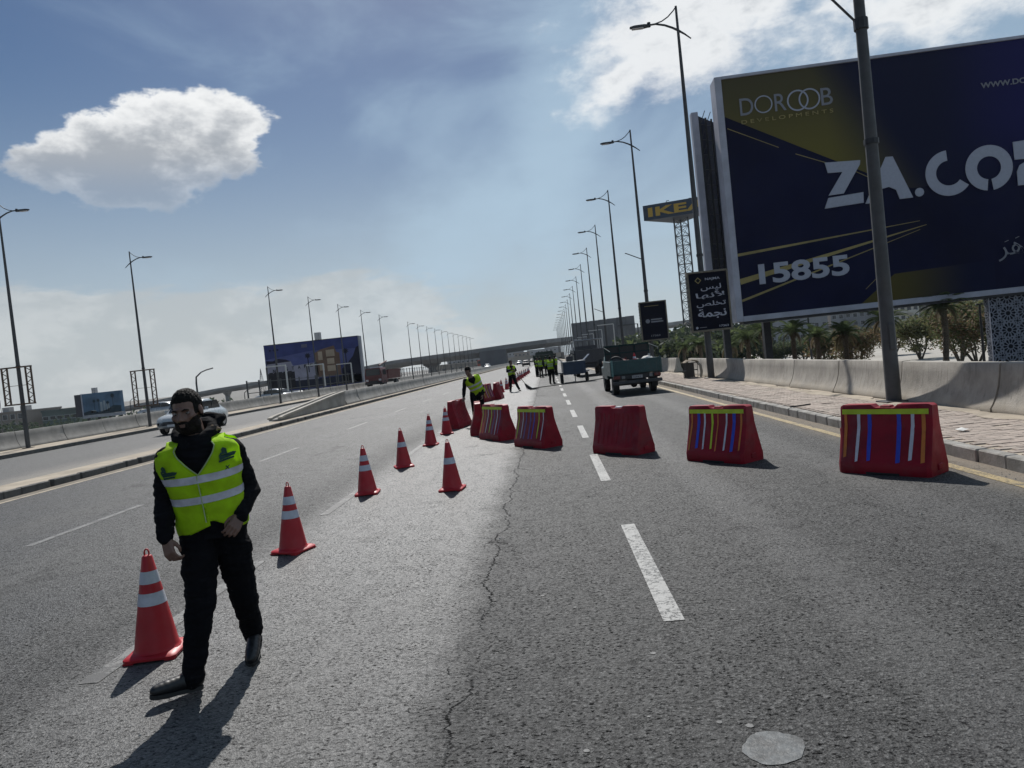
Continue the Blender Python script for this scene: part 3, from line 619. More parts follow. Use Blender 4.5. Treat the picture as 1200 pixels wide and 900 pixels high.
letter([(16.03, 11.22), (18.3, 11.3), (17.3, 10.15), (16.05, 10.2)]); letter([(16.13, 8.70), (16.13, 9.5), (16.3, 9.86), (16.65, 10.03), (17.2, 10.05), (18.2, 8.7)])
PT = mat('print_pale_text', (.20, .21, .24), .6, var=.05)
def bt(body, x, z, w_, h_, m=PT, off=0., name='lettering', space=1.): return fit_text(name, body, m, bb, w_, h_, (x, -.055, z+BD), off=off, space=space, depth=.012)
bt('D', .93, 14.76, .78, 1.0); arc(2.30, 15.26, .52, .45, 0, 360); bt('R', 2.95, 14.76, .66, 1.0); arc(4.28, 15.22, .62, .53, 0, 360); arc(4.95, 15.22, .62, .53, 0, 360); bt('B', 5.62, 14.74, .66, 1.0)
bt('D E V E L O P M E N T S', .95, 14.26, 5.3, .22, PGOLDL)
bt('WWW.DO', 14.56, 14.5, 2.5, .32, off=.02)
bt('15855', 1.12, 4.66, 5.25, 1.22, PWHITE, off=.03)
bt('\uFEAE\uFEEB\uFEEE\uFE9F', 14.75, 4.45, 3.1, 1.05, PT, off=-.005)
for x_, z_ in ((15.15, 5.55), (15.75, 5.7), (16.3, 5.6)): stroke((x_, z_), (x_+.22, z_+.08), .02, .02, -.06, PT, 'lettering')
for k in range(5): MB().box(2+k*4.6, 2.25+k*4.6, 1.1, 1.5, BD+2.4, BD+17).build('rear_column', DSTEEL, bb)
# patterned base tower under the board
lt = empty('lattice_tower', 'tower clad in white star pattern lattice standing under the big billboard', 'lattice tower', (12.07, 45, -2.5), R(-2.5))
x0_, x1_, zt_ = 14.22, 20.2, 5.0
MB().box(x0_+.06, x1_-.06, .36, .9, 0, zt_).build('core', mat('dark_core', (.006, .008, .016), .8, var=.1), lt)
LAT = mat('lattice_white', (.26, .28, .33), .6, var=.1)
segs = set(); a_ = .80
def addseg(p, q_):
    k = tuple(sorted(((round(p[0], 3), round(p[1], 3)), (round(q_[0], 3), round(q_[1], 3))))); segs.add(k)
nx, nz = 7, 6
for i in range(-1, nx+1):
    for j in range(-1, nz+2):
        for (cx, cz, big) in ((i*a_*1.22, j*a_*1.22, 1), ((i+.5)*a_*1.22, (j+.5)*a_*1.22, 0)):
            N_ = 12 if big else 8; ro = a_*.60 if big else a_*.30
            pt = lambda r_, a: (cx+r_*math.cos(a), cz+r_*math.sin(a))
            for k in range(N_):
                a = 2*PI*k/N_; h_ = PI/N_
                addseg(pt(ro, a), pt(ro*.80, a+h_)); addseg(pt(ro*.80, a+h_), pt(ro, a+2*h_))
                if big:
                    addseg(pt(ro*.80, a+h_), pt(ro*.42, a+h_)); addseg(pt(ro*.42, a+h_), pt(ro*.30, a)); addseg(pt(ro*.30, a), pt(ro*.42, a-h_)); addseg(pt(ro, a), pt(ro*1.22, a+h_*.9)); addseg(pt(ro, a), pt(ro*1.22, a-h_*.9))
                else:
                    addseg(pt(ro*.80, a+h_), pt(ro*.35, a+h_))
def lat_panel(w_, h_, place):
    m_ = MB(); t_ = .018
    for (p, q_) in segs:
        p = Vector(p); q_ = Vector(q_)
        if not (0 <= p.x <= w_ and 0 <= q_.x <= w_ and 0 <= p.y <= h_ and 0 <= q_.y <= h_): continue
        d = (q_-p); 
        if d.length < 1e-4: continue
        d.normalize(); n_ = Vector((-d.y, d.x))*t_; p = p-d*t_*.5; q_ = q_+d*t_*.5
        c4 = [p+n_, p-n_, q_-n_, q_+n_]
        m_.add([place(v.x, v.y, 0) for v in c4]+[place(v.x, v.y, .05) for v in c4], [(0, 1, 2, 3), (4, 5, 6, 7), (0, 1, 5, 4), (1, 2, 6, 5), (2, 3, 7, 6), (3, 0, 4, 7)])
    return m_
lat_panel(x1_-x0_, zt_, lambda u, v, d: (x0_+u, .30-d, v)).build('lattice_panel', LAT, lt, fix=False)
lat_panel(.5, zt_, lambda u, v, d: (x0_-d, .35+u, v)).build('lattice_panel', LAT, lt, fix=False)
MB().box(x0_-.06, x0_-.02, .25, .32, 0, zt_).build('corner_trim', FRAMEW, lt)
# second board standing edge-on behind
b2 = empty('billboard', 'second billboard seen edge-on with its dark truss, left behind the navy one', 'billboard', (10.62, 47.2, -2.5), R(0))
MB().bbox(0, .42, 0, .5, BD+4.6, BD+16.0, .02).build('frame_side', FRAMEW, b2)
MB().prism([(0.1, .5), (.5, .5), (9.5, 12), (9.1, 12)], 'z', BD+4.6, BD+15.9).build('panel', NAVY, b2)
for xx, yy in ((.62, .5), (1.05, .8), (1.5, 1.2)): MB().box(xx-.05, xx+.05, yy-.05, yy+.05, BD+2.4, BD+15.8).build('truss_post', DSTEEL, b2)
tr = MB()
for k in range(14):
    z_ = BD+3.0+k*.95; tr.tube([(.62, .5, z_), (1.05, .8, z_+.9)], .03, 4); tr.tube([(1.05, .8, z_), (1.5, 1.2, z_+.9)], .03, 4); tr.tube([(.3, .3, z_), (1.5, 1.2, z_)], .028, 4)
tr.build('truss_bracing', DSTEEL, b2)
MB().box(.9, 1.3, .7, 1.1, 0, BD+4.6).build('column', DSTEEL, b2); MB().box(5, 5.5, 6, 6.5, 0, BD+4.6).build('column', DSTEEL, b2)

# ================================================================== BLUE AND YELLOW SHOP SIGN ON MAST
ik = empty('mast_sign', 'blue triangular shop sign with yellow letters on a tall lattice mast', 'mast sign', (22.4, 150, -2.5))
IB = mat('sign_blue', (.008, .026, .055), .5, var=.1); IY = mat('sign_yellow', (.42, .26, .02), .5, var=.06)
MB().prism([(0, 0), (13.6, -4.0), (8.6, 8)], 'z', 29.3, 32.3).build('sign_box', IB, ik)
th = math.atan2(-4, 13.6)
t_ = fit_text('lettering', 'IKEA', IY, ik, 11.6, 1.8, (.9, -.35, 29.9), off=.035, depth=.02, space=1.05); t_.rotation_euler = (PI/2, 0, th)
lg = [(6.2, 1.4), (8.9, .9), (7.9, 3.4)]
for x_, y_ in lg:
    MB().cyl((x_, y_, 0), (x_, y_, 29.3), .16, n=8).build('mast_leg', STEEL, ik)
br = MB()
for k in range(15):
    z0_ = 1+k*1.9
    for a, b in ((0, 1), (1, 2), (2, 0)):
        p = Vector((*lg[a], z0_)); q = Vector((*lg[b], z0_)); u = Vector((0, 0, 1.9))
        br.tube([p, q], .06, 4); br.tube([p, q+u], .05, 4); br.tube([q, p+u], .05, 4)
br.build('mast_bracing', STEEL, ik)
for x_ in (5, 9.5): MB().tube([(x_, 1, 32.3), (x_, 1, 33.0), (x_+.5, 1, 33.0)], .08, 6).build('lamp_bracket', STEEL, ik)

# ================================================================== SIGNS ON THE RIGHT LAMP POSTS
BZ = mat('bronze_frame', (.14, .125, .095), .6, .2, var=.2, scale=5); BNV = mat('print_black_navy', (.003, .004, .012), .6, var=.2, spec=.1)
def banner(cx, y, z0, z1, w_, label):
    r = empty('advertising_sign', label, 'sign', (cx, y, 0), R(0), 'dark signs on the right lamp posts'); h = w_/2
    MB().box(-h+.05, h-.05, -.12, .12, z0+.05, z1-.05).build('panel', BNV, r)
    for nm, b in (('frame_bar', (-h, -h+.07, -.16, .16, z0, z1)), ('frame_bar', (h-.07, h, -.16, .16, z0, z1)), ('frame_bar', (-h+.07, h-.07, -.16, .16, z1-.07, z1)), ('frame_bar', (-h+.07, h-.07, -.16, .16, z0, z0+.07))): MB().bbox(*b, .008).build(nm, BZ, r)
    MB().box(-h+.1, h-.1, -.13, .0, z0+.1, z0+.11)
    side = MB()
    for k in range(12):
        z_ = z0+.1+k*(z1-z0-.2)/12; side.box(-h-.012, -h, -.13, -.03, z_, z_+.1); side.box(-h-.012, -h, .03, .13, z_, z_+.1)
    side.build('perforation', DSTEEL, r)
    return r
p = at(830.5, 351, 29.6); s1 = banner(p.x, 29.6, 2.03, 4.42, 1.62, 'larger dark sign with white Arabic script and the word NAJMA on a lamp post')
def st_(body, x, z, w_, h_, off=0., r=s1, m=PWHITE): o = fit_text('lettering', body, m, r, w_, h_, (x, -.127, z), off=off, depth=.002); return o
st_('NAJMA', -.10, 4.02, .58, .12, .02)
MB().ring_loft([[( -.38+r_*math.cos(a*PI/2), -.130, 4.06+r_*math.sin(a*PI/2)) for a in range(4)] for r_ in (.13, .09)], caps=False).build('emblem', PGOLDL, s1)
st_('\uFEB2\uFEF4\uFEDF', -.30, 3.62, .80, .26, .01); st_('\uFE8E\uFEEC\uFEE7\uFEF7', -.52, 3.30, 1.15, .30, .01)
st_('\uFEBA\uFEE0\uFEA8\uFE97', -.52, 2.98, 1.15, .24, .01); st_('\uFE94\uFEE4\uFEA0\uFEE7', -.50, 2.52, 1.12, .40, .02)
st_('17363', .30, 2.16, .36, .08, .02); MB().cyl((-.58, -.125, 2.20), (-.58, -.13, 2.20), .05, n=12).build('emblem', PWHITE, s1)
MB().box(-.48, -.2, -.1235, -.121, 2.19, 2.21).build('fine_print', PT, s1)
p = at(766, 375, 45.5); s2 = banner(p.x, 45.5, 2.0, 4.4, 1.66, 'smaller dark sign with a faint emblem above the green pickup')
MB().cyl((-.38, -.125, 3.2), (-.38, -.13, 3.2), .13, n=14).build('emblem', PT, s2)
st_('17363', -.25, 2.24, .55, .11, .02, s2, PT)
for a, b, c_ in ((-.18, .50, 3.28), (-.18, .56, 3.14)): MB().box(a, b, -.1235, -.121, c_-.04, c_+.04).build('fine_print', PT, s2)
MB().box(-.5, .35, -.1235, -.121, 4.10, 4.13).build('fine_print', PGOLDL, s2)

# ================================================================== GREY BOARD BACK
gb = empty('billboard', 'large plain grey back of a billboard behind the distant right lamp posts', 'billboard', (6.6, 172, -2.5), R(0))
GBM = mat('grey_cladding', (.115, .12, .13), .7, var=.12, scale=.4, dirt=(.08, .08, .09), dirt_amt=.4)
for k in range(7):
    MB().bbox(k*2.1, k*2.1+2.06, 0, .6, 2.6, 11.3+k*.05, .03).build('cladding_panel', GBM, gb)
MB().box(0, 14.7, .6, 1.0, 2.4, 11.2).build('frame', DSTEEL, gb)
for k in (2, 7, 12): MB().box(k, k+.4, .7, 1.1, 0, 2.5).build('column', DSTEEL, gb)
MB().tube([(15.2, -.5, 0), (15.2, -.5, 9.6), (10.6, -.5, 9.6)], .18, 6).build('gantry_arm', STEEL, gb)

# ================================================================== CITY BILLBOARD LEFT
X0, Z0, PW, PH = -36.8, .75, 12.6, 6.2
cb = empty('billboard', 'dusk city apartments billboard with villa and palms beyond the left wall', 'billboard', (X0, 95, -6)); ZO = 6.
def pm(n_, c_, s_=.6): return mat('print_'+n_, c_, .65, var=.18, scale=s_, spec=.15)
MB().bbox(0, PW, 0, .9, Z0+ZO, Z0+ZO+PH, .02).build('panel', pm('dusk_sky', (.04, .052, .17)), cb)
MB().bbox(PW, PW+.22, -.06, .96, Z0+ZO-.1, Z0+ZO+PH+.05, .02).build('frame_side', pm('pale_edge', (.30, .31, .34)), cb)
MB().box(0, PW, -.03, .93, Z0+ZO+PH, Z0+ZO+PH+.08).build('frame_top', DSTEEL, cb)
def pr(name, poly, m, lay=1, par=cb): MB().prism([(u*PW, Z0+ZO+v*PH) for u, v in poly], 'y', -.012*lay, -.012*lay+.008).build(name, m, par)
rc = lambda u0, u1, v0, v1: [(u0, v0), (u1, v0), (u1, v1), (u0, v1)]
pr('print_sky_glow', [(0, .55), (1, .45), (1, .75), (.5, .8), (0, .7)], pm('blue_dusk', (.085, .10, .24)), 1)
pr('print_hill', [(.01, .60), (.01, .68), (.08, .66), (.14, .70), (.22, .67), (.27, .62), (.27, .60)], pm('hill', (.02, .018, .035)), 2)
pr('print_villa', [(.015, .40), (.015, .60), (.27, .62), (.29, .52), (.55, .55), (.55, .20), (.30, .17), (.30, .40)], pm('villa_wall', (.30, .29, .35)), 3)
for k in range(5): pr('print_window', rc(.03+k*.05, .07+k*.05, .10, .42), pm('villa_dark', (.022, .022, .028)), 4)
pr('print_shade', rc(.0, .30, .03, .40), pm('villa_dark', (.022, .022, .028)), 3)
pr('print_villa', [(.53, .22), (.53, .74), (.59, .80), (.74, .86), (.76, .72), (.79, .70), (.79, .22)], pm('tan_villa', (.17, .105, .075)), 3)
for q in (rc(.565, .61, .58, .76), rc(.65, .74, .64, .78), rc(.655, .73, .48, .60), rc(.65, .735, .33, .45), rc(.57, .62, .36, .50)): pr('print_window', q, pm('lit_window', (.42, .33, .24)), 5)
pr('print_garden', rc(.30, 1, .03, .20), pm('garden', (.018, .022, .04)), 4); pr('print_trees', [(.80, .05), (.80, .35), (.86, .45), (.93, .60), (.97, .78), (1, .80), (1, .05)], pm('print_tree_dark', (.012, .014, .03)), 4)
for (u, v, r_) in ((.455, .70, .035), (.855, .72, .038)):
    f_ = [(u+r_*(1 if k % 2 else .55)*math.cos(k*PI/9), v+r_*1.9*(1 if k % 2 else .55)*math.sin(k*PI/9)) for k in range(18)]
    pr('print_palm', f_, pm('print_tree_dark', (.012, .014, .03)), 6); pr('print_palm', rc(u-.004, u+.004, v-.35, v), pm('print_tree_dark', (.012, .014, .03)), 6)
for k, ch in enumerate('N STAPE'):
    if ch != ' ': fit_text('lettering', ch, pm('print_ink', (.012, .013, .02)), cb, .34, .42, ((.075+k*.0665)*PW, -.10, Z0+ZO+(.415+.008*k)*PH), off=.02, depth=.005)
for k in range(3): pr('lettering', [(.065+.04*k+.011*math.cos(a*PI/6), .89+.022*math.sin(a*PI/6)) for a in range(12)], pm('print_ink_blue', (.015, .02, .06)), 6)
pr('print_label', rc(.40, .46, .88, .95), pm('print_grey', (.13, .135, .19)), 6)
for k in range(4): MB().box(1+k*3.4, 1.3+k*3.4, .3, .6, 0, Z0+ZO).build('column', DSTEEL, cb)
MB().box(-.2, PW+.2, -.5, -.3, Z0+ZO-.55, Z0+ZO-.45).build('catwalk', STEEL, cb)
rl = MB()
for k in range(26): rl.box(-.2+k*.52, -.16+k*.52, -.5, -.46, Z0+ZO-1.5, Z0+ZO-.45)
rl.build('catwalk_rail', STEEL, cb)
# palm picture billboard farther left
pbx = empty('billboard', 'smaller teal palm picture billboard with a dark side panel at the far left', 'billboard', (-98.1, 150, -6)); X0b, PWo, PHo = 0, PW, PH
MB().bbox(0, 8.3, 0, 1.2, 5.55, 10.05, .03).build('panel', pm('teal_sky', (.07, .13, .20)), pbx)
MB().prism([(-2.0, 0.6), (0, -.05), (0, 1.2), (-2, 1.8)], 'z', 5.3, 10.0).build('side_panel', pm('dark_side', (.05, .05, .06)), pbx)
MB().box(-.12, .08, -.12, 0, 5.0, 10.1).build('frame_side', FRAMEW, pbx); MB().box(-.1, 8.4, -.2, 1.2, 4.9, 5.5).build('frame_bottom', pm('pale_edge', (.30, .31, .34)), pbx)
PW, PH, Z0, ZO = 8.3, 4.5, 0, 5.55
for u0, u1, v0, v1 in ((.46, .52, .1, .55), (.54, .60, .1, .6), (.62, .70, .1, .45), (.2, .34, .08, .2)): pr('print_tower', rc(u0, u1, v0, v1), pm('print_tower', (.24, .29, .32)), 2, pbx)
for u, v, r_ in ((.31, .62, .05), (.42, .64, .05), (.66, .5, .05), (.8, .8, .07)):
    f_ = [(u+r_*(1 if k % 2 else .55)*math.cos(k*PI/9), v+r_*1.9*(1 if k % 2 else .55)*math.sin(k*PI/9)) for k in range(18)]
    pr('print_palm', f_, pm('print_teal_dark', (.015, .035, .05)), 3, pbx); pr('print_palm', rc(u-.006, u+.006, .1, v), pm('print_teal_dark', (.015, .035, .05)), 3, pbx)
pr('print_trees', [(0, 0), (0, .12), (.2, .2), (.4, .1), (.6, .15), (.8, .35), (1, .3), (1, 0)], pm('print_teal_dark', (.015, .035, .05)), 2, pbx)
for k in range(4): MB().box(.4+k*2.4, .8+k*2.4, .4, .8, 0, 5.0).build('column', DSTEEL, pbx)

# ================================================================== BUILDINGS
def facade(name, label, x, y, z, w_, d_, h_, nf, nw, wallc, rz=0, winw=1.3, winh=1.3, balc=(), roof=True, grp='apartment blocks beyond the plaza'):
    r = empty(name, label, 'building', (x, y, z), rz, grp)
    MB().box(0, w_, 0, d_, 0, h_).build('wall', wallc, r)
    MB().box(-.15, w_+.15, -.15, d_+.15, h_, h_+.5).build('parapet', wallc, r)
    wm = MB(); wm.box(-winw/2, winw/2, -.02, .03, 0, winh, 0); fm = wm.mesh('window', GLASSD)
    fr = MB()
    for b in ((-winw/2-.08, -winw/2, -.07, 0, -.08, winh+.08), (winw/2, winw/2+.08, -.07, 0, -.08, winh+.08), (-winw/2, winw/2, -.07, 0, winh, winh+.08), (-winw/2-.1, winw/2+.1, -.16, 0, -.16, -.08)): fr.box(*b)
    frm = fr.mesh('frame', mat('pale_frame_paint', (.5, .5, .49)))
    fh = h_/nf
    for i in range(nf):
        for j in range(nw):
            xx = (j+.5)*w_/nw; zz = i*fh+fh*.35
            if random.random() < .04: continue
            o = link('window', fm, r, (xx, 0, zz)); link('frame', frm, o)
        for j in balc:
            xx = (j+.5)*w_/nw; b_ = MB().box(xx-1.5, xx+1.5, -1.3, -.004, i*fh+.1, i*fh+.25); b_.box(xx-1.5, xx+1.5, -1.3, -1.2, i*fh+.25, i*fh+1.15); b_.build('balcony', wallc, r)
    if roof:
        for k in range(3): MB().box(w_*(.15+.3*k), w_*(.15+.3*k)+2, d_*.3, d_*.3+2, h_+.5, h_+1.8).build('rooftop_box', mat('roof_grey', (.3, .3, .3)), r)
        MB().cyl((w_*.55, 2, h_+.5), (w_*.55, 2, h_+4), .08, n=5).build('antenna', STEEL, r)
B1 = mat('buff_render', (.42, .37, .31), .85, var=.12, scale=.15); B2 = mat('grey_render', (.28, .28, .29), .85, var=.12, scale=.15); B3 = mat('brown_render', (.24, .20, .17), .85, var=.12, scale=.15); B4 = mat('cream_render', (.62, .57, .49), .85, var=.1, scale=.15)
facade('apartment_block', 'low grey block at the left end, just right of the dark Arabic sign', 80, 268, -2.5, 22, 14, 14.5, 4, 8, B2, R(4))
facade('apartment_block', 'grey apartment block behind the third palm', 104, 272, -2.5, 17, 14, 17.5, 6, 7, B2, R(-3), balc=(2,))
facade('apartment_block', 'narrow cream apartment block with closely set windows under the billboard', 121.5, 262, -2.5, 9, 14, 21, 7, 4, B4, R(2), balc=(1, 2))
facade('apartment_block', 'brown apartment block behind the thick lamp post', 131, 266, -2.5, 20, 14, 19.5, 6, 7, B3, R(-2), balc=(1, 5))
facade('apartment_block', 'wide buff apartment block behind the bushy tree', 153, 270, -2.5, 24, 14, 21, 7, 9, B1, R(3), balc=(2, 6))
facade('apartment_block', 'rightmost grey apartment block next to the lattice tower', 179, 276, -2.5, 26, 14, 24, 7, 9, B2, R(-4), balc=(3,))
# pitched-roof shed with blue panels between the two signs
sh = empty('shed', 'low grey pitched-roof hall between the two dark signs', 'hall', (42, 235, -2.5)); q = at(806, 381, 235)
MB().prism([(0, 0), (0, 6.8), (9, q.z+2.5), (21, 6.2), (21, 0)], 'y', 0, 24).build('wall', B2, sh)
MB().prism([(-.8, 6.5), (9, q.z+2.75), (21.8, 5.9), (21.8, 6.3), (9, q.z+3.25), (-.8, 6.9)], 'y', -.5, 24.5).build('roof', mat('dark_roof', (.06, .065, .075), .7), sh)
for k in range(5): MB().box(2+k*4, 4.4+k*4, -.05, 0, 1.5, 4.5).build('window', GLASSD, sh)
# left lowland
facade('office_block', 'dark low office block at the left edge behind the truss frame', -166, 200, -6, 18, 16, 7.6, 3, 8, B3, 0, grp='buildings on the far left')
facade('warehouse', 'long low greenish warehouse left of the palm picture billboard', -143.6, 201, -6, 10.4, 18, 6.9, 2, 5, mat('green_cladding', (.09, .12, .11), .7, scale=.2), 0, winw=1.6, winh=.9, roof=False, grp='buildings on the far left')
facade('warehouse', 'grey low warehouse right of the walking man under the flyover', -75, 210, -6, 26, 14, 6.0, 2, 9, B2, 0, roof=False, grp='buildings on the far left')
facade('warehouse', 'pale long warehouse right of the red truck below the flyover', -52, 330, -6, 60, 16, 8.5, 2, 16, B1, 0, roof=False, grp='buildings on the far left')
for k, (px_, y_, w_, h_, m_) in enumerate([(596, 620, 26, 11.5, B2), (612, 560, 12, 9.5, B3), (632, 700, 22, 12, B2), (649, 640, 14, 12, B2), (575, 520, 16, 9, B3), (545, 480, 24, 8, B2)]):
    q = at(px_, 420, y_); facade('tower_block', ['hazy grey block', 'short brown block', 'hazy far tower', 'grey tower', 'low brown block', 'low grey block'][k]+' seen beneath the flyover, '+['third', 'fourth', 'fifth', 'rightmost', 'second', 'leftmost'][k]+' of the blocks', q.x-w_/2, y_, -3, w_, 14, h_, max(3, int(h_/3.2)), max(4, int(w_/3)), m_, 0, grp='far blocks under the flyover', roof=False)
# far thin towers on the left skyline
for k, (px_, ytop, yb, Y, w_) in enumerate([(109, 455, 470, 900, 5), (371, 390, 402, 1200, 9)]):
    q = at(px_, ytop, Y); facade('tower_block', ['thin far tower just above the palm picture billboard', 'thin hazy tower poking above the city apartments billboard'][k], q.x-w_/2, Y, -6, w_, w_, q.z+6, 12, 2, B2, 0, grp='thin far towers', roof=False)
for k, (px_, ytop, Y) in enumerate([(305, 432, 500), (631-0, 0, 0)][:1]+[(469, 421, 700)]):
    q = at(px_, ytop, Y); r = empty('pylon', ['faint lattice pylon left of the city apartments billboard', 'faint lattice pylon above the red truck'][k], 'pylon', (q.x, Y, -6)); hh = q.z+6
    m_ = MB()
    for sx, sy in ((-1, -1), (1, -1), (1, 1), (-1, 1)): m_.tube([(sx*2.2, sy*2.2, 0), (0, 0, hh)], .14, 4)
    for j in range(8):
        f0 = 1-j/8; f1 = 1-(j+1)/8; z0, z1 = hh*j/8, hh*(j+1)/8; m_.tube([(-2.2*f0, -2.2*f0, z0), (2.2*f1, -2.2*f1, z1)], .09, 3); m_.tube([(2.2*f0, -2.2*f0, z0), (-2.2*f1, -2.2*f1, z1)], .09, 3)
    m_.build('frame', STEEL, r)
# fence beyond the left wall
fn = empty('fence', 'tall dark post fence beyond the left wall running under the flyover', 'fence', (-25.0, 60, -.8))
fp = MB().box(-.05, .05, -.05, .05, 0, 3.1).mesh('post', STEEL)
for k in range(78): link('post', fp, fn, (-.02*k*0, k*2.6, 0))
for z_ in (1.2, 2.0, 2.9): MB().box(-.025, .025, 0, 200, z_, z_+.06).build('rail', STEEL, fn)
# ================================================================== PEOPLE
def capsule(mb, a, b, ra, rb_, n=14, flat=None):
    a, b = Vector(a), Vector(b); d = (b-a); L = d.length or 1e-4; d = d/L
    pts = []; rr = []
    for t in (1, .87, .5): pts.append(a-d*ra*t); rr.append(ra*math.sqrt(max(0, 1-t*t))+1e-4)
    pts.append(a); rr.append(ra); pts.append(b); rr.append(rb_)
    for t in (.5, .87, 1): pts.append(b+d*rb_*t); rr.append(rb_*math.sqrt(max(0, 1-t*t))+1e-4)
    return mb.tube(pts, rr, n)
def chain(mb, pts, rr, n=14):
    for i in range(len(pts)-1): capsule(mb, pts[i], pts[i+1], rr[i], rr[i+1], n)
def ellipsoid(mb, c, r, M=None, n=16):
    c = Vector(c); rings = []
    for i in range(1, 10):
        a = PI*i/10; rings.append([Vector((r[0]*math.sin(a)*math.cos(2*PI*k/n), r[1]*math.sin(a)*math.sin(2*PI*k/n), -r[2]*math.cos(a))) for k in range(n)])
    rings = [[c+(M@v if M else v) for v in rg] for rg in rings]
    return mb.ring_loft(rings)
def fuse(mb, voxel, smooth=4, wr=0., wf=8., seed=0., wr2=0.):
    me = mb.mesh('tmp', [CONC]); o = bpy.data.objects.new('tmp', me); SCR.collection.objects.link(o)
    m = o.modifiers.new('r', 'REMESH'); m.mode = 'VOXEL'; m.voxel_size = voxel
    if smooth: s_ = o.modifiers.new('s', 'SMOOTH'); s_.iterations = smooth; s_.factor = .5
    r = evaluate(o)
    if wr or wr2:
        sv = Vector((seed, seed*.7, 0))
        nn_ = [v.normal.copy() for v in r.vertices]
        for v, vn in zip(r.vertices, nn_):
            c = v.co; q = Vector((c.x*wf*.7, c.y*wf*.7, c.z*wf*1.6))+sv
            d = wr*(mn.noise(q)+.5*mn.noise(q*2.1))
            if wr2: d += wr2*(abs(mn.noise(Vector((c.x*9, c.y*9, c.z*34))+sv))-.2)
            v.co = c+vn*d
    r.polygons.foreach_set('use_smooth', [True]*len(r.polygons)); r.materials.clear(); r.update(); return r
SKIN = mat('skin', (.16, .088, .064), .5, var=.12, scale=20, bump=.15, bscale=180); HAIRM = mat('black_hair', (.008, .007, .006), .7, spec=.2, var=.3, scale=60, bump=.8, bscale=300)
BLACKC = mat('black_cloth', (.007, .007, .009), .95, var=.2, scale=14, bump=.35, bscale=260, spec=.12); TROU = mat('black_trousers', (.0055, .0055, .007), .95, var=.2, scale=10, bump=.3, bscale=220, spec=.12)
SHOEM = mat('black_leather', (.010, .010, .011), .45, var=.2, scale=20); SOLEM = mat('shoe_sole', (.025, .024, .023), .8)
VEST = translucent('hi_vis_fabric', (.58, .86, .012), .5, .12, 8, .9); VESTFAR = translucent('hi_vis_fabric_far', (.48, .70, .015), .4, .15, 9, .5)
VGREY = mat('vest_tape', (.48, .47, .52), .45, var=.14, scale=16, bump=.4, bscale=30); PIPING = mat('vest_piping', (.34, .42, .20), .7); LOGO = mat('dark_green_print', (.004, .045, .03), .7, var=.2)
NAVYJ = mat('navy_cloth', (.012, .016, .03), .9, var=.2, scale=12)

def hand(mb, W_, d, nrm, side, curl=.55, s=1.):
    """palm and five fingers; d points to the fingertips, nrm is out of the palm's back, side +1/-1 puts the thumb"""
    d = Vector(d).normalized(); nrm = Vector(nrm); nrm = (nrm-d*nrm.dot(d)).normalized(); u = d.cross(nrm)*side
    P = lambda a, b, c_: Vector(W_)+(d*a+u*b+nrm*c_)*s
    for k in range(4):
        b = -.030+k*.020; capsule(mb, P(.0, b*.55, 0), P(.085, b, .002), .0155*s, .012*s, 10)
    Ls = [(.036, .022, .018), (.043, .027, .020), (.040, .025, .020), (.030, .018, .017)]
    for k in range(4):
        b = .030-k*.020; p = P(.088, b, .002); a = 0; r = .0092*s
        for j, L in enumerate(Ls[k]):
            a += curl*(.75+.12*k) if j else curl*.55; q = p+(d*math.cos(a)-nrm*math.sin(a)+u*(.05*(1.5-k)))*L*s
            capsule(mb, p, q, r, r*.92, 10); p = q; r *= .93
    t0 = P(.018, .026, -.006); t1 = P(.046, .044, -.020); t2 = P(.072, .046, -.032); t3 = P(.090, .034, -.040)
    capsule(mb, t0, t1, .014*s, .012*s, 10); capsule(mb, t1, t2, .0115*s, .0105*s, 10); capsule(mb, t2, t3, .0105*s, .0085*s, 10)

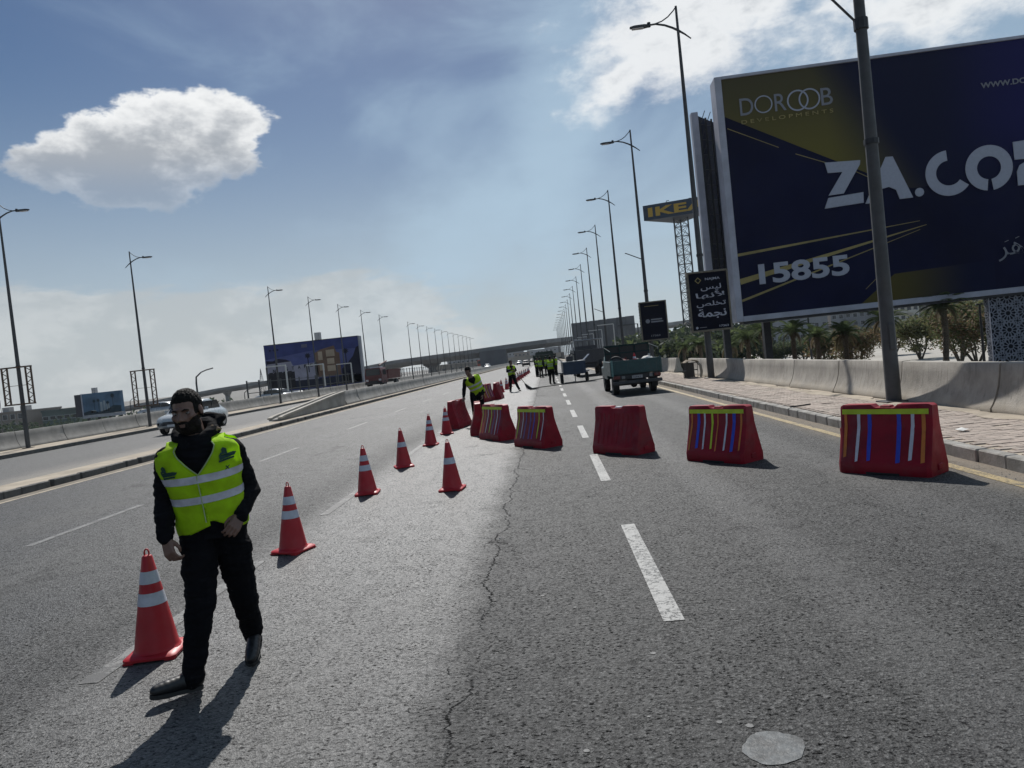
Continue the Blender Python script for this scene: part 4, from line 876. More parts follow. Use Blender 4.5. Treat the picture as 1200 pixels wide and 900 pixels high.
TSEC = [(-.16, .170, .125), (.0, .175, .125), (.15, .168, .122), (.35, .165, .122), (.6, .188, .128), (.76, .212, .124), (.86, .212, .113), (.93, .188, .099), (.985, .135, .084), (1.03, .075, .07)]
def tsec(f):
    for i in range(len(TSEC)-1):
        a, b = TSEC[i], TSEC[i+1]
        if f <= b[0] or i == len(TSEC)-2:
            t = max(0, min(1, (f-a[0])/(b[0]-a[0]))); t = t*t*(3-2*t); return a[1]+(b[1]-a[1])*t, a[2]+(b[2]-a[2])*t
def person(label, loc, rz, J, group=None, detail=False, cloth=BLACKC, trou=TROU, vest=VESTFAR, tyaw=0., hyaw=0., hpitch=0., hroll=0., hood=False, vestf=(-.04, .975), beard=False, bulk=1.0, seed=1., arms_bare=False):
    root = empty('person', label, 'person', loc, rz, group)
    J = {k: Vector(v) for k, v in J.items()}; vx = .0048 if detail else .012; bv = .0042 if detail else .0085
    up = (J['neck']-J['pelvis']); L = up.length; up = up/L; right = Vector((math.cos(tyaw), math.sin(tyaw), 0)); right = (right-up*right.dot(up)).normalized(); back = up.cross(right)
    def T(x, y, f): return J['pelvis']+right*x+back*y+up*(f*L)
    def spt(th, f, off):                      # point on the torso surface, th from the front toward +x
        rx, ry = tsec(f); rx, ry = rx*bulk+off, ry*bulk+off; s_, c_ = math.sin(th), math.cos(th)
        e_ = .86; x = rx*math.copysign(abs(s_)**e_, s_); y = -ry*math.copysign(abs(c_)**e_, c_); return T(x, y, f)
    H = Matrix.Rotation(hyaw, 3, 'Z')@Matrix.Rotation(hpitch, 3, 'X')@Matrix.Rotation(hroll, 3, 'Y'); hc = J['head']
    hp = lambda x, y, z: hc+H@Vector((x, y, z))
    # body: one continuous surface
    b = MB(); n = 16
    ellipsoid(b, hp(0, .022, .032), (.077, .097, .098), H); ellipsoid(b, hp(0, -.028, -.028), (.066, .074, .088), H); ellipsoid(b, hp(0, -.043, -.086), (.050, .050, .036), H)
    for s_ in (-1, 1):
        ellipsoid(b, hp(s_*.079, .014, -.006), (.010, .021, .034), H, 10); ellipsoid(b, hp(s_*.043, -.070, -.018), (.022, .022, .020), H, 10)
        ellipsoid(b, hp(s_*.012, -.106, -.032), (.009, .011, .009), H, 8); capsule(b, hp(0, -.092, .026), hp(s_*.042, -.082, .024), .012, .010, 8)
        ellipsoid(b, hp(s_*.05, -.02, -.075), (.018, .04, .028), H, 10)
    capsule(b, hp(0, -.094, .014), hp(0, -.119, -.027), .0085, .0125, 10); capsule(b, hp(-.020, -.098, -.060), hp(.020, -.098, -.060), .008, .008, 8); capsule(b, hp(-.018, -.097, -.072), hp(.018, -.097, -.072), .0085, .0085, 8)
    capsule(b, hp(0, .03, -.05), J['neck']+Vector((0, 0, -.03)), .056, .066)
    b.ring_loft([[T(rx_*.84*math.cos(2*PI*k/n), ry_*.84*math.sin(2*PI*k/n), f) for k in range(n)] for f, rx_, ry_ in TSEC])
    for s_, nm in ((-1, 'l'), (1, 'r')):
        sh, e_, w_ = J['sh'+nm], J['el'+nm], J['wr'+nm]
        chain(b, [T(s_*.10, 0, .86), sh, e_, w_], [.05, .052, .040, .027]); chain(b, [J['pelvis']+right*s_*.07, J['hip'+nm], J['kn'+nm], J['an'+nm]], [.09, .078, .052, .038])
        capsule(b, J['an'+nm], J['an'+nm].lerp(J['toe'+nm], .45), .036, .030)
        hd_ = (J['ha'+nm]-w_); hand(b, w_, hd_, J.get('hn'+nm, -back), s_*J.get('ts'+nm, Vector((1, 0, 0))).x, J['curl'].x if 'curl' in J else .6)
    body = fuse(b, bv, 5 if detail else 2)
    Hi = H.transposed()
    for v in body.vertices:                   # sockets, mouth line
        p = Hi@(v.co-hc)
        if p.length < .17 and p.y < -.03:
            for s_ in (-1, 1):
                d2 = (p.x-s_*.031)**2+(p.z-.003)**2; v.co += H@Vector((0, .012*math.exp(-d2/(2*.012**2)), 0))
            if abs(p.x) < .03: v.co += H@Vector((0, .004*math.exp(-((p.z+.066)**2)/(2*.0022**2)), 0))
            v.co += H@Vector((0, .004*math.exp(-((p.z+.088)**2+p.x**2*.2)/(2*.007**2)), 0))
    body.materials.append(SKIN); body.name = 'body'; bo = link('body', body, root)
    for s_ in (-1, 1):
        if detail:
            e = MB(); ellipsoid(e, hp(s_*.031, -.0705, .003), (.0125, .0115, .0095), H); eo = e.build('eye', mat('eye_white', (.16, .14, .13), .35, var=.05), bo, smooth='all')
            e = MB(); ellipsoid(e, hp(s_*.031-.001, -.0775, .002), (.0058, .0048, .0058), H); e.build('iris', mat('dark_iris', (.015, .009, .006), .15), eo, smooth='all')
            capsule_ = MB(); chain(capsule_, [hp(s_*.016, -.101, .021), hp(s_*.032, -.100, .028), hp(s_*.050, -.088, .022)], [.0035, .0042, .002], 6); capsule_.build('eyebrow', HAIRM, bo, smooth='all')
    def shell(name, fn, amt, m, rough):
        me = body.copy(); bm = bmesh.new(); bm.from_mesh(me); bm.verts.ensure_lookup_table(); wgt = {}
        for v in bm.verts:
            p = Hi@(v.co-hc); wgt[v.index] = fn(p) if p.length < .2 else 0
        kill = [v for v in bm.verts if wgt[v.index] <= 0]
        for v in bm.verts:
            q = wgt[v.index]
            if q > 0: v.co = v.co+v.normal*(amt*min(1, q)*(1+rough*mn.noise(v.co*160))-.0008)
        bmesh.ops.delete(bm, geom=kill, context='VERTS'); bm.to_mesh(me); bm.free(); me.materials.clear(); me.materials.append(m)
        me.polygons.foreach_set('use_smooth', [True]*len(me.polygons)); link(name, me, bo)
    st = lambda x, a, b_: max(0, min(1, (x-a)/(b_-a)))
    def hairf(p):
        if abs(p.x) > .074 and abs(p.z+.006) < .036 and abs(p.y-.014) < .025: return 0
        top = st(p.z-(.062-.9*max(0, p.y+.05)), 0, .02) if p.y < .02 else st(p.z+.055, 0, .02)
        side = st(p.z+.02, 0, .02)*st(p.y+.045, 0, .012)*st(.03-p.y, -.02, 0)*st(abs(p.x)-.055, 0, .01)*.45
        return max(top, side)
    shell('hair', hairf, .0085 if detail else .014, HAIRM, .6)
    if beard:
        def beardf(p):
            if p.z > -.02 or p.z < -.135: return 0
            lo = st(-.052-p.z+max(0, abs(p.x)-.02)*.75, 0, .022)*st(.015-p.y, 0, .02)
            lo = max(lo, .8*math.exp(-((p.z+.048)/.006)**2-(p.x/.026)**4) if p.y < -.09 else 0)
            mouth = math.exp(-((p.x/.021)**4+((p.z+.067)/.011)**4)); nose = 1 if p.y < -.108 and p.z > -.045 else 0
            return 0 if nose else lo*(1-mouth)
        shell('beard', beardf, .0055, mat('beard_hair', (.014, .010, .008), .75, spec=.2, var=.4, scale=90, bump=.8, bscale=300), .5)
    # upper garment
    h = MB(); h.ring_loft([[T((rx_*bulk+.004)*math.cos(2*PI*k/24), (ry_*bulk+.004)*math.sin(2*PI*k/24), f) for k in range(24)] for f, rx_, ry_ in TSEC[0:9]])
    for s_, nm in ((-1, 'l'), (1, 'r')):
        sh, e_, w_ = J['sh'+nm], J['el'+nm], J['wr'+nm]; g_ = 1.0 if detail else .95
        md = sh.lerp(e_, .5); m2 = e_.lerp(w_, .5)
        chain(h, [T(s_*.09, 0, .84), sh, md, e_, m2, w_.lerp(e_, .06)], [.070*g_, .072*g_, .066*g_, .060*g_, .054*g_, .045*g_])
    if hood:
        nb = J['neck']; pts = []; rr = []
        for k in range(17):
            a = -PI*1.02+2*PI*1.02*k/16; fb = math.cos(a)       # fb -1 front, +1 back
            pts.append(nb+right*(math.sin(a)*(.098+.012*fb))+back*(fb*.088+.02)+Vector((0, 0, .030+.033*fb))); rr.append(.034+.012*(fb+1)/2)
        for k in range(16): capsule(h, pts[k], pts[k+1], rr[k], rr[k+1], 10)
        for s_ in (-.5, 0, .5): capsule(h, nb+back*.11+right*s_*.12+Vector((0, 0, .06)), nb+back*.125+right*s_*.10+Vector((0, 0, -.10)), .045, .03, 10)
        # loose folds rising beside the cheek
        chain(h, [nb+right*.10+back*.02+Vector((0, 0, .035)), nb+right*.135+back*.09+Vector((0, 0, .085)), nb+right*.05+back*.16+Vector((0, 0, .10)), nb-right*.07+back*.14+Vector((0, 0, .07))], [.022, .028, .03, .022], 10)
    me = fuse(h, vx, 6 if detail else 2, .010 if detail else .008, 9, seed, .009 if detail else 0); me.materials.append(cloth); jk = link('hoodie' if hood else 'shirt', me, root)
    if hood and detail:
        nb = J['neck']
        for pts_, rr_ in (([(.075, -.02, .030), (.098, -.005, .055), (.115, .01, .040)], [.006, .010, .007]), ([(.10, -.028, .022), (.125, -.005, .038), (.14, .02, .030)], [.007, .011, .006])):
            l_ = MB(); chain(l_, [nb+right*a+back*b_+Vector((0, 0, c_)) for a, b_, c_ in pts_], rr_, 8); l_.build('lining', mat('tan_lining', (.16, .11, .07), .9, var=.3, scale=40), jk, smooth='all')
    # trousers
    t_ = MB(); t_.ring_loft([[T((rx_*bulk+.004)*math.cos(2*PI*k/24), (ry_*bulk+.004)*math.sin(2*PI*k/24), f) for k in range(24)] for f, rx_, ry_ in ((-.14, .15, .115), (-.05, .165, .12), (.10, .165, .12))])
    for s_, nm in ((-1, 'l'), (1, 'r')):
        hp_, kn, an = J['hip'+nm], J['kn'+nm], J['an'+nm]; bg_ = bulk
        chain(t_, [hp_+Vector((0, 0, .02)), hp_.lerp(kn, .35), kn, kn.lerp(an, .5), an.lerp(kn, .02), an.lerp(J['he'+nm], .42)+(J['toe'+nm]-J['he'+nm])*.14], [.100*bg_, .100*bg_, .080*bg_, .070*bg_, .062*bg_, .054*bg_])
    me = fuse(t_, vx, 6 if detail else 2, .011 if detail else .008, 8, seed+5, .012 if detail else 0); me.materials.append(trou); link('trousers', me, root)
    # shoes
    for nm in ('l', 'r'):
        an, he, to = J['an'+nm], J['he'+nm], J['toe'+nm]; d = (to-he); LL_ = d.length; d.normalize(); sd = d.cross(Vector((0, 0, 1))).normalized(); u_ = sd.cross(d)
        s_ = MB()
        for a, r_, w_ in ((.10, .038, 1), (.2, .040, 1), (.3, .041, 1.02), (.4, .040, 1.06), (.5, .038, 1.12), (.6, .036, 1.2), (.7, .034, 1.28), (.8, .031, 1.3), (.88, .028, 1.25)):
            r_ = r_*1.18; ellipsoid(s_, he+d*a*LL_+u_*(r_+.004), (r_*w_*.86, LL_*.17, r_), Matrix((sd, d, u_)).transposed())
        capsule(s_, he+d*.22*LL_+u_*.05, an, .041, .043)
        me = fuse(s_, .005 if detail else .011, 10 if detail else 4); me.materials.append(SHOEM); so_ = link('shoe', me, root)
        sl_ = MB(); out_ = [(-.036, .02), (-.04, .3), (-.036, .5), (-.048, .72), (-.04, .92), (-.015, 1.03), (.015, 1.03), (.04, .92), (.048, .72), (.036, .5), (.04, .3), (.036, .02), (.02, -.03), (-.02, -.03)]
        sl_.ring_loft([[he+sd*x+d*y*LL_+u_*z_ for x, y in out_] for z_ in (-.004, .018)]); sl_.build('sole', SOLEM, so_)
    # hi-vis vest: front panels, back panel, shoulder straps
    f0, f1 = vestf; off = .030 if detail else .032; vb = .11*1.0
    bands = [(.30, .385), (.545, .63)]; tm = [0.]
    fs_ = sorted(set([f0+(f1-f0)*k/26 for k in range(27)]+[x for b_ in bands for x in b_])); fs_ = [f for i, f in enumerate(fs_) if i == 0 or f-fs_[i-1] > .004]
    def tho(f): return R(-1.5)+R(31)*max(0, min(1, (f-.62)/.36))**1.05
    def tha(f): return R(90) if f < .58 else R(90)-R(24)*st(f, .58, .74)
    def wv(p, th_): return .006*mn.noise(p*8+Vector((seed, 0, 0)))+.0075*mn.noise(Vector((p.x*6+p.z*5, p.y*6, p.z*19+seed)))
    vroot = None
    def panel(kind, sgn):
        N_ = 18; vs = []; fc = []; mi = []
        for f in fs_:
            if kind == 'front': a0, a1 = tho(f), tha(f)
            else: a0, a1 = tha(f) if f >= .58 else R(90), PI
            if kind == 'back': a0 = PI-a0 if f >= .58 else R(90)
            for k in range(N_+1):
                s_ = k/N_; th_ = a0+(a1-a0)*s_; ff = f
                if kind == 'front' and f < f0+.16:   # rounded lower front corner
                    q = 1-(f-f0)/.16; ff = f+q*(.20 if sgn > 0 else .11)*max(0, 1-s_*1.25)**2.0
                p = spt(sgn*th_, ff, off-.008*max(0, 1-f/.3)); nrm = (p-T(0, 0, ff)).normalized(); p = p+nrm*wv(p, th_); vs.append(p)
        for i in range(len(fs_)-1):
            fm = (fs_[i]+fs_[i+1])/2; mm = 1 if any(a <= fm <= b_ for a, b_ in bands) else 0
            for k in range(N_): a = i*(N_+1)+k; fc.append((a, a+1, a+N_+2, a+N_+1)); mi.append(mm)
        return vs, fc, mi, N_
    m_ = MB(); tops = {}
    tape = MB()
    for kind in ('front', 'back'):
        for sgn in (-1, 1):
            vs, fc, mi, N_ = panel(kind, sgn); base = len(m_.v); tops[(kind, sgn)] = [base+(len(fs_)-1)*(N_+1)+k for k in range(N_+1)]
            m_.add(vs, [q for q in fc]); 
            tf = [q for q, x in zip(fc, mi) if x]; ids = sorted({i for q in tf for i in q}); mp = {i: j for j, i in enumerate(ids)}
            tape.add([vs[i]+(vs[i]-T(0, 0, (vs[i]-J['pelvis']).dot(up)/L)).normalized()*.003 for i in ids], [tuple(mp[i] for i in q) for q in tf])
    for sgn in (-1, 1):                        # straps over the shoulders
        fr, bk_ = tops[('front', sgn)], tops[('back', sgn)][::-1]
        N_ = 18; rows = [fr]
        for j in range(1, 6):
            t = j/6; row = []
            for k in range(N_+1):
                # matching: front k (0 near the neck) with back index measured from the neck too
                a = Vector(m_.v[fr[k]]); b_ = Vector(m_.v[tops[('back', sgn)][N_-int(k*.72)]]) if False else Vector(m_.v[tops[('back', sgn)][max(0, min(N_, int(round((N_-k)*.62))))]])
                p = a.lerp(b_, t)+up*.020*math.sin(PI*t); row.append(len(m_.v)); m_.v.append(tuple(p))
            rows.append(row)
        rows.append([tops[('back', sgn)][max(0, min(N_, int(round((N_-k)*.62))))] for k in range(N_+1)])
        for j in range(6):
            for k in range(N_):
                q = (rows[j][k], rows[j][k+1], rows[j+1][k+1], rows[j+1][k])
                if len(set(q)) >= 3: m_.f.append(tuple(dict.fromkeys(q))); m_.mi.append(0)
    vme = m_.mesh('vest', [vest], smooth='all'); vo = link('vest', vme, root)
    so2 = vo.modifiers.new('s', 'SOLIDIFY'); so2.thickness = .004; so2.offset = -1
    tv = tape.build('reflective_band', VGREY, vo, smooth='all')
    if detail:
        for sgn in (-1, 1):                    # piping down the opening, logo prints
            MB().tube([spt(sgn*tho(f), f+((.20 if sgn > 0 else .11)*(1-(f-f0)/.16) if f < f0+.16 else 0), off+.004) for f in fs_ if sgn > 0 or f > .64], .0035, 6).build('piping', PIPING, vo, smooth=True)
            c0 = R(38)*sgn; cf = .80 if sgn > 0 else .70
            def lp(x, z): return spt(c0+x/.17, cf+z/L, off+.0085)
            def lpoly(pts_): return [lp(x*.9, z) for x, z in pts_]
            lg_ = MB()
            for poly in ([(-.040, -.022), (.040, -.012), (.055, .004), (.034, .010), (-.012, .006), (-.040, .004)], [(-.040, .004), (-.030, .020), (-.018, .008)], [(-.026, .008), (-.026, .036), (-.012, .046), (.0, .036), (.0, .006)], [(-.044, -.036), (-.044, -.024), (.036, -.016), (.036, -.027)]):
                k0 = len(poly); lg_.add(lpoly(poly), [tuple(range(k0))])
            lg_.build('logo_print', LOGO, vo, fix=False)
            if sgn > 0:
                x_ = MB()
                for poly in ([(-.012, -.085), (-.006, -.085), (.012, -.062), (.006, -.062)], [(.012, -.085), (.006, -.085), (-.012, -.062), (-.006, -.062)]): x_.add([lp(x, z) for x, z in poly], [(0, 1, 2, 3)])
                x_.build('logo_print', LOGO, vo, fix=False)
    return root
A_N = math.atan2(-.454, .891)      # the walker's local frame is turned toward the lens
MJ = dict(pelvis=(.085, .02, .93), neck=(.045, -.03, 1.435), head=(.012, -.065, 1.600),
    shl=(-.115, -.02, 1.345), ell=(-.165, .03, 1.09), wrl=(-.178, -.10, .885), hal=(-.160, -.13, .80), hnl=(-.6, -.6, 0),
    shr=(.235, -.01, 1.345), elr=(.315, .05, 1.085), wrr=(.235, -.13, .955), har=(.175, -.175, .885), hnr=(.25, -.9, .25),
    hipl=(.0, .02, .88), knl=(-.035, -.10, .49), anl=(-.115, -.155, .115), hel=(-.085, -.155, .018), toel=(-.335, -.235, .055),
    hipr=(.17, .02, .88), knr=(.205, .06, .47), anr=(.245, .225, .145), her=(.265, .27, .085), toer=(.205, .02, .008), curl=(.95, 0, 0))
person('bearded man in yellow hi-vis vest and black hoodie walking past the nearest cone', (-2.16, 4.24, 0), math.atan2(.454, .891), MJ,
    detail=True, vest=VEST, tyaw=R(-10), hyaw=R(-22), hpitch=R(8), hroll=R(-3), hood=True, beard=True, bulk=1.05, seed=2., vestf=(-.085, .975))
def stand(h=0.): return None
SJ = dict(pelvis=(0, 0, .93), neck=(0, 0, 1.43), head=(0, -.02, 1.595), shl=(-.185, 0, 1.36), ell=(-.23, .03, 1.10), wrl=(-.22, -.06, .88), hal=(-.21, -.09, .80), hnl=(-1, 0, 0),
    shr=(.185, 0, 1.36), elr=(.23, .03, 1.10), wrr=(.22, -.06, .88), har=(.21, -.09, .80), hnr=(1, 0, 0), hipl=(-.09, 0, .88), knl=(-.10, -.02, .48), anl=(-.11, .02, .10), hel=(-.11, .06, .0), toel=(-.13, -.20, 0),
    hipr=(.09, 0, .88), knr=(.11, -.02, .48), anr=(.13, .02, .10), her=(.13, .06, 0), toer=(.16, -.20, 0), curl=(.7, 0, 0))
def mod(**k): d = dict(SJ); d.update(k); return d
# leaning worker behind the barriers, one hand on a barrier top
LJ = mod(pelvis=(.06, .05, .90), neck=(-.10, -.12, 1.36), head=(-.17, -.17, 1.52), shl=(-.27, -.12, 1.27), ell=(-.33, -.10, 1.02), wrl=(-.36, -.16, .82), hal=(-.37, -.22, .78), hnl=(0, 0, 1),
    shr=(.09, -.06, 1.28), elr=(.17, .0, 1.03), wrr=(.17, -.10, .82), har=(.16, -.13, .75))
q = at(556, 500, 20.0)
person('worker in a yellow hi-vis vest leaning down with one hand on a red barrier', (-2.06, 20.6, 0), R(4), LJ, tyaw=R(5), hpitch=R(28), hyaw=R(-15), seed=3, vestf=(-.04, .975))
# sweeper
WJ = mod(pelvis=(0, 0, .92), neck=(.0, -.03, 1.42), head=(.01, -.04, 1.585), wrl=(-.02, -.26, 1.22), ell=(-.24, -.06, 1.12), hal=(.05, -.30, 1.20), shr=(.18, 0, 1.34), elr=(.24, -.10, 1.14), wrr=(.12, -.27, 1.10), har=(.06, -.31, 1.08),
    knl=(-.10, .0, .48), anl=(-.12, .12, .10), hel=(-.13, .16, .0), toel=(-.16, -.08, 0), knr=(.17, -.05, .48), anr=(.33, .0, .12), her=(.36, .05, .03), toer=(.36, -.20, 0))
q = at(603, 458, 39.5)
person('worker in a green hi-vis vest and dark cap sweeping the road with a broom', (-1.95, 39.5, 0), R(15), WJ, seed=4, hyaw=R(20))
bro = empty('broom', 'long-handled black broom held by the sweeping worker', 'broom', (-1.95, 39.5, 0), R(15))
MB().tube([(-.02, -.32, 1.35), (.62, -.40, .35)], .018, 6).build('handle', mat('wood', (.25, .16, .09), .7), bro)
m_ = MB()
for k in range(26):
    a = random.uniform(-.10, .10); b_ = random.uniform(-.06, .12); m_.tube([(.60+a*.2, -.40, .38), (.80+a+b_, -.44+a*.6, .10), (1.05+a*2+b_*2.5, -.46+a, .015)], [.02, .016, .006], 4)
m_.build('bristles', mat('black_bristle', (.02, .018, .016), .9), bro)
# man by the blue compressor, and the group farther on
q = at(654, 448, 45.2)
person('worker in a green vest standing close at the left side of the blue compressor', (.22, 45.4, 0), R(160), mod(), seed=5)
GP = [((-.55, 62.0), 150, 'first'), ((-.05, 64.5), -160, 'second'), ((.35, 61.0), 170, 'third'), ((.75, 63.5), -120, 'fourth'), ((-.95, 65.5), 60, 'fifth')]
LG = ['worker in a green vest, second from the left of the distant group', 'worker in a green vest, third from the left of the distant group', 'fourth from the left of the workers in green vests in the distance', 'rightmost worker in a green vest of the distant group', 'leftmost worker in a green vest of the distant group']
for i, ((x, y), a, _) in enumerate(GP):
    person(LG[i], (x, y, 0), R(a), mod(head=(.01*i, -.03-.015*i, 1.59), wrl=(-.12, -.20, 1.0+.05*i), hal=(-.06, -.25, 1.0+.05*i)), group='workers gathered in the distance', seed=6+i)
# ================================================================== TRAFFIC CONES
def make_cone(two=True):
    r = empty('traffic_cone', None, None)
    b = MB(); b.ring_loft([[(s*x, s*y, z) for x, y in ((-.168, -.14), (-.14, -.168), (.14, -.168), (.168, -.14), (.168, .14), (.14, .168), (-.14, .168), (-.168, .14))] for s, z in ((.97, .010), (1, .013), (1, .028), (.965, .034), (.80, .046))])
    for x in (-.13, .13):
        for y in (-.13, .13): b.box(x-.032, x+.032, y-.032, y+.032, 0, .012)
    b.build('base', CONER, r, smooth=True)
    rad = lambda z: .142-(.142-.033)*(z-.046)/(.655-.046)
    n = 24; R_ = lambda rr, z: [(rr*math.cos(2*PI*k/n), rr*math.sin(2*PI*k/n), z) for k in range(n)]
    c = MB().ring_loft([R_(.150, .044), R_(.142, .052), R_(.137, .064), R_(rad(.2), .2), R_(rad(.4), .4), R_(rad(.655), .655), R_(.027, .664), R_(.014, .667)]); c.build('cone_body', CONER, r, smooth=True)
    for z0, z1 in (((.345, .425), (.485, .565)) if two else ((.37, .455),)):
        MB().ring_loft([R_(rad(z0)+.0022, z0), R_(rad((z0+z1)/2)+.0024, (z0+z1)/2), R_(rad(z1)+.0022, z1)], caps=False).build('reflective_band', REFL, r, smooth='all')
    MB().tube([(-.013, 0, .660), (-.015, 0, .685), (-.009, 0, .702), (0, 0, .707), (.009, 0, .702), (.015, 0, .685), (.013, 0, .660)], .0055, 6).build('top_loop', CONER, r, smooth='all')
    return r
c2_ = make_cone(True); c1_ = make_cone(False)
CN = [(-2.78, 4.72, 0, 2, 8, 'nearest traffic cone with two white bands, beside the walking man\'s leg'),
      (-2.76, 7.30, 0, 2, -20, 'traffic cone with two white bands just right of the walking man'),
      (-2.76, 10.42, 0, 2, 5, 'traffic cone with two white bands, third from the camera in the left line'),
      (-2.73, 12.98, 0, 1, 20, 'traffic cone with one white band, fourth in the left line'),
      (-2.76, 16.25, 0, 2, 0, 'traffic cone with two bands, fifth in the left line, smaller and pale striped'),
      (-2.72, 18.6, 0, 2, 12, 'traffic cone just left of the leftmost red barrier at the leaning worker'),
      (-1.48, 10.08, 0, 1, -6, 'traffic cone with one wide white band standing alone nearer the middle lane')]
far = [(-2.62, 40.4), (-2.52, 43.8), (-2.53, 47.6), (-2.48, 52), (-2.45, 55.5), (-2.42, 59.5), (-2.38, 63), (-2.36, 67), (-2.3, 71.5), (-2.25, 76), (-2.2, 81), (-2.2, 87)]
FL = ['leftmost far cone left of the sweeping worker', 'second far cone left of the sweeping worker', 'far cone nearest the sweeping worker\'s feet', 'far cone directly behind the sweeping worker'] + ['tiny distant cone in the line behind the sweeper, number %s away from him' % s_ for s_ in ('one', 'two', 'three', 'four', 'five', 'six', 'seven', 'eight')]
for i, (x, y) in enumerate(far): CN.append((x, y, 0, 2 if i % 3 else 1, 31*i, FL[i]))
used = set()
for (x, y, z, nb_, a, lab) in CN:
    src = c2_ if nb_ == 2 else c1_
    o = src if src.name not in used else copy_tree(src); used.add(src.name)
    o.location = (x, y, z); o.rotation_euler = (random.uniform(-.016, .016), random.uniform(-.016, .016), R(a)); tag(o, lab, 'traffic cone', 'traffic cones closing the lane')

# ================================================================== RED WATER BARRIERS
BP = [(-.232, .0), (-.24, .03), (-.24, .11), (-.222, .15), (-.118, .47), (-.098, .54), (-.078, .755), (-.066, .772), (.066, .772), (.078, .755), (.098, .54), (.118, .47), (.222, .15), (.24, .11), (.24, .03), (.232, .0)]
def yf(z):                        # front face distance at height z
    L_ = [(.06, .24), (.11, .24), (.15, .222), (.47, .118), (.54, .098), (.755, .078), (.78, .07)]
    for (z0, a), (z1, b) in zip(L_, L_[1:]):
        if z <= z1: return a+(b-a)*(z-z0)/(z1-z0)
    return .1
TZ = [.155, .30, .47, .505, .54, .62, .70]
def make_barrier(L, stripes, hband, clean=True):
    r = empty('road_barrier', None, None); h = L/2
    def sec(x, dz=0., k=1.): return [(x, y*k, z-(dz if z > .7 else 0)) for y, z in BP]
    b = MB(); b.ring_loft([sec(-h+.0, .02, .86), sec(-h+.035), sec(-.15), sec(-.11, .035), sec(.11, .035), sec(.15), sec(h-.035), sec(h, .02, .86)]); b.build('barrier_body', REDPL, r, smooth=True)
    MB().bbox(-.06, .06, -.045, .045, .730, .758, .008).build('filler_cap', REFL if not stripes else REDPL, r)
    t = MB()                      # interlocking knuckles at the ends
    for z0, z1 in ((.34, .50),): t.bbox(-h-.045, -h+.01, -.05, .05, z0, z1, .012)
    t.build('coupling', REDPL, r); t = MB()
    for z0, z1 in ((.05, .12),): t.bbox(h-.01, h+.012, -.05, .05, z0, z1, .006)
    t.build('coupling', REDPL, r)
    g = MB()                      # moulded ribs on both faces
    for s_ in (-1, 1):
        for x in [(-.37+.74*k/7) for k in range(8)]:
            if stripes and s_ < 0 and False: continue
            w_ = .013; pts = [(z, yf(z)+.008) for z in (.17, .47, .54, .66)]
            g.add([(x+q*w_, s_*(-1)*(-y) if False else s_*y, z) for z, y in pts for q in (-1, 1)]+[(x+q*w_*1.7, s_*(y-.012), z) for z, y in pts for q in (-1, 1)],
                  [(2*i, 2*i+1, 2*i+3, 2*i+2) for i in range(3)]+[(2*i, 8+2*i, 8+2*i+2, 2*i+2) for i in range(3)]+[(2*i+1, 8+2*i+1, 8+2*i+3, 2*i+3) for i in range(3)])
    if not stripes: g.build('moulded_ribs', REDPL, r)
    q = MB()
    for s_ in (-1, 1): q.bbox(-.19, .19, s_*.228-.012, s_*.228+.0148, .0, .035, .008)
    q.build('forklift_slot', RUB, r)
    for (u, m, w_) in stripes:
        x = -h+.045+u*(L-.09); zb_ = random.uniform(.135, .185); jt = random.uniform(-.05, .05); pts = [(z, yf(z)+.0035) for z in [zb_]+TZ[1:]]
        MB().add([(x+s_*w_/2+jt*(z-.45)*.6+random.uniform(-.0025, .0025), -y, z+(s_*.006 if z == zb_ else 0)) for z, y in pts for s_ in (-1, 1)], [(2*i, 2*i+1, 2*i+3, 2*i+2) for i in range(len(pts)-1)]).build('tape_stripe', m, r)
        MB().add([(-x+s_*w_/2, y, z) for z, y in pts for s_ in (-1, 1)], [(2*i, 2*i+1, 2*i+3, 2*i+2) for i in range(len(pts)-1)]).build('tape_stripe', m, r)
    if hband:
        for s_ in (-1, 1): MB().add([(x, s_*(yf(z)+.0065), z) for z in (.665, .722) for x in (-h+.03, h-.03)], [(0, 1, 3, 2)]).build('tape_band', TY, r)
    return r
TP = mat('tape_purple', (.10, .055, .22), .5, var=.1, scale=10)
SA = [(.03, TO, .035), (.19, TW, .036), (.33, TB, .046), (.68, TB, .046), (.83, TW, .038), (.96, TO, .040)]
SB = [(.03, TO, .03), (.17, TB, .05), (.29, TW, .03), (.44, TY, .032), (.54, TO, .022), (.70, TW, .03), (.84, TB, .052), (.97, TO, .03)]
SC = [(.06, TY, .028), (.22, TW, .024), (.34, TP, .04), (.50, TP, .05), (.63, TB, .03), (.80, TY, .028), (.95, TW, .026)]
SD = [(.04, TY, .03), (.18, TO, .03), (.32, TW, .03), (.5, TY, .03), (.65, TP, .04), (.8, TW, .03), (.94, TP, .03)]
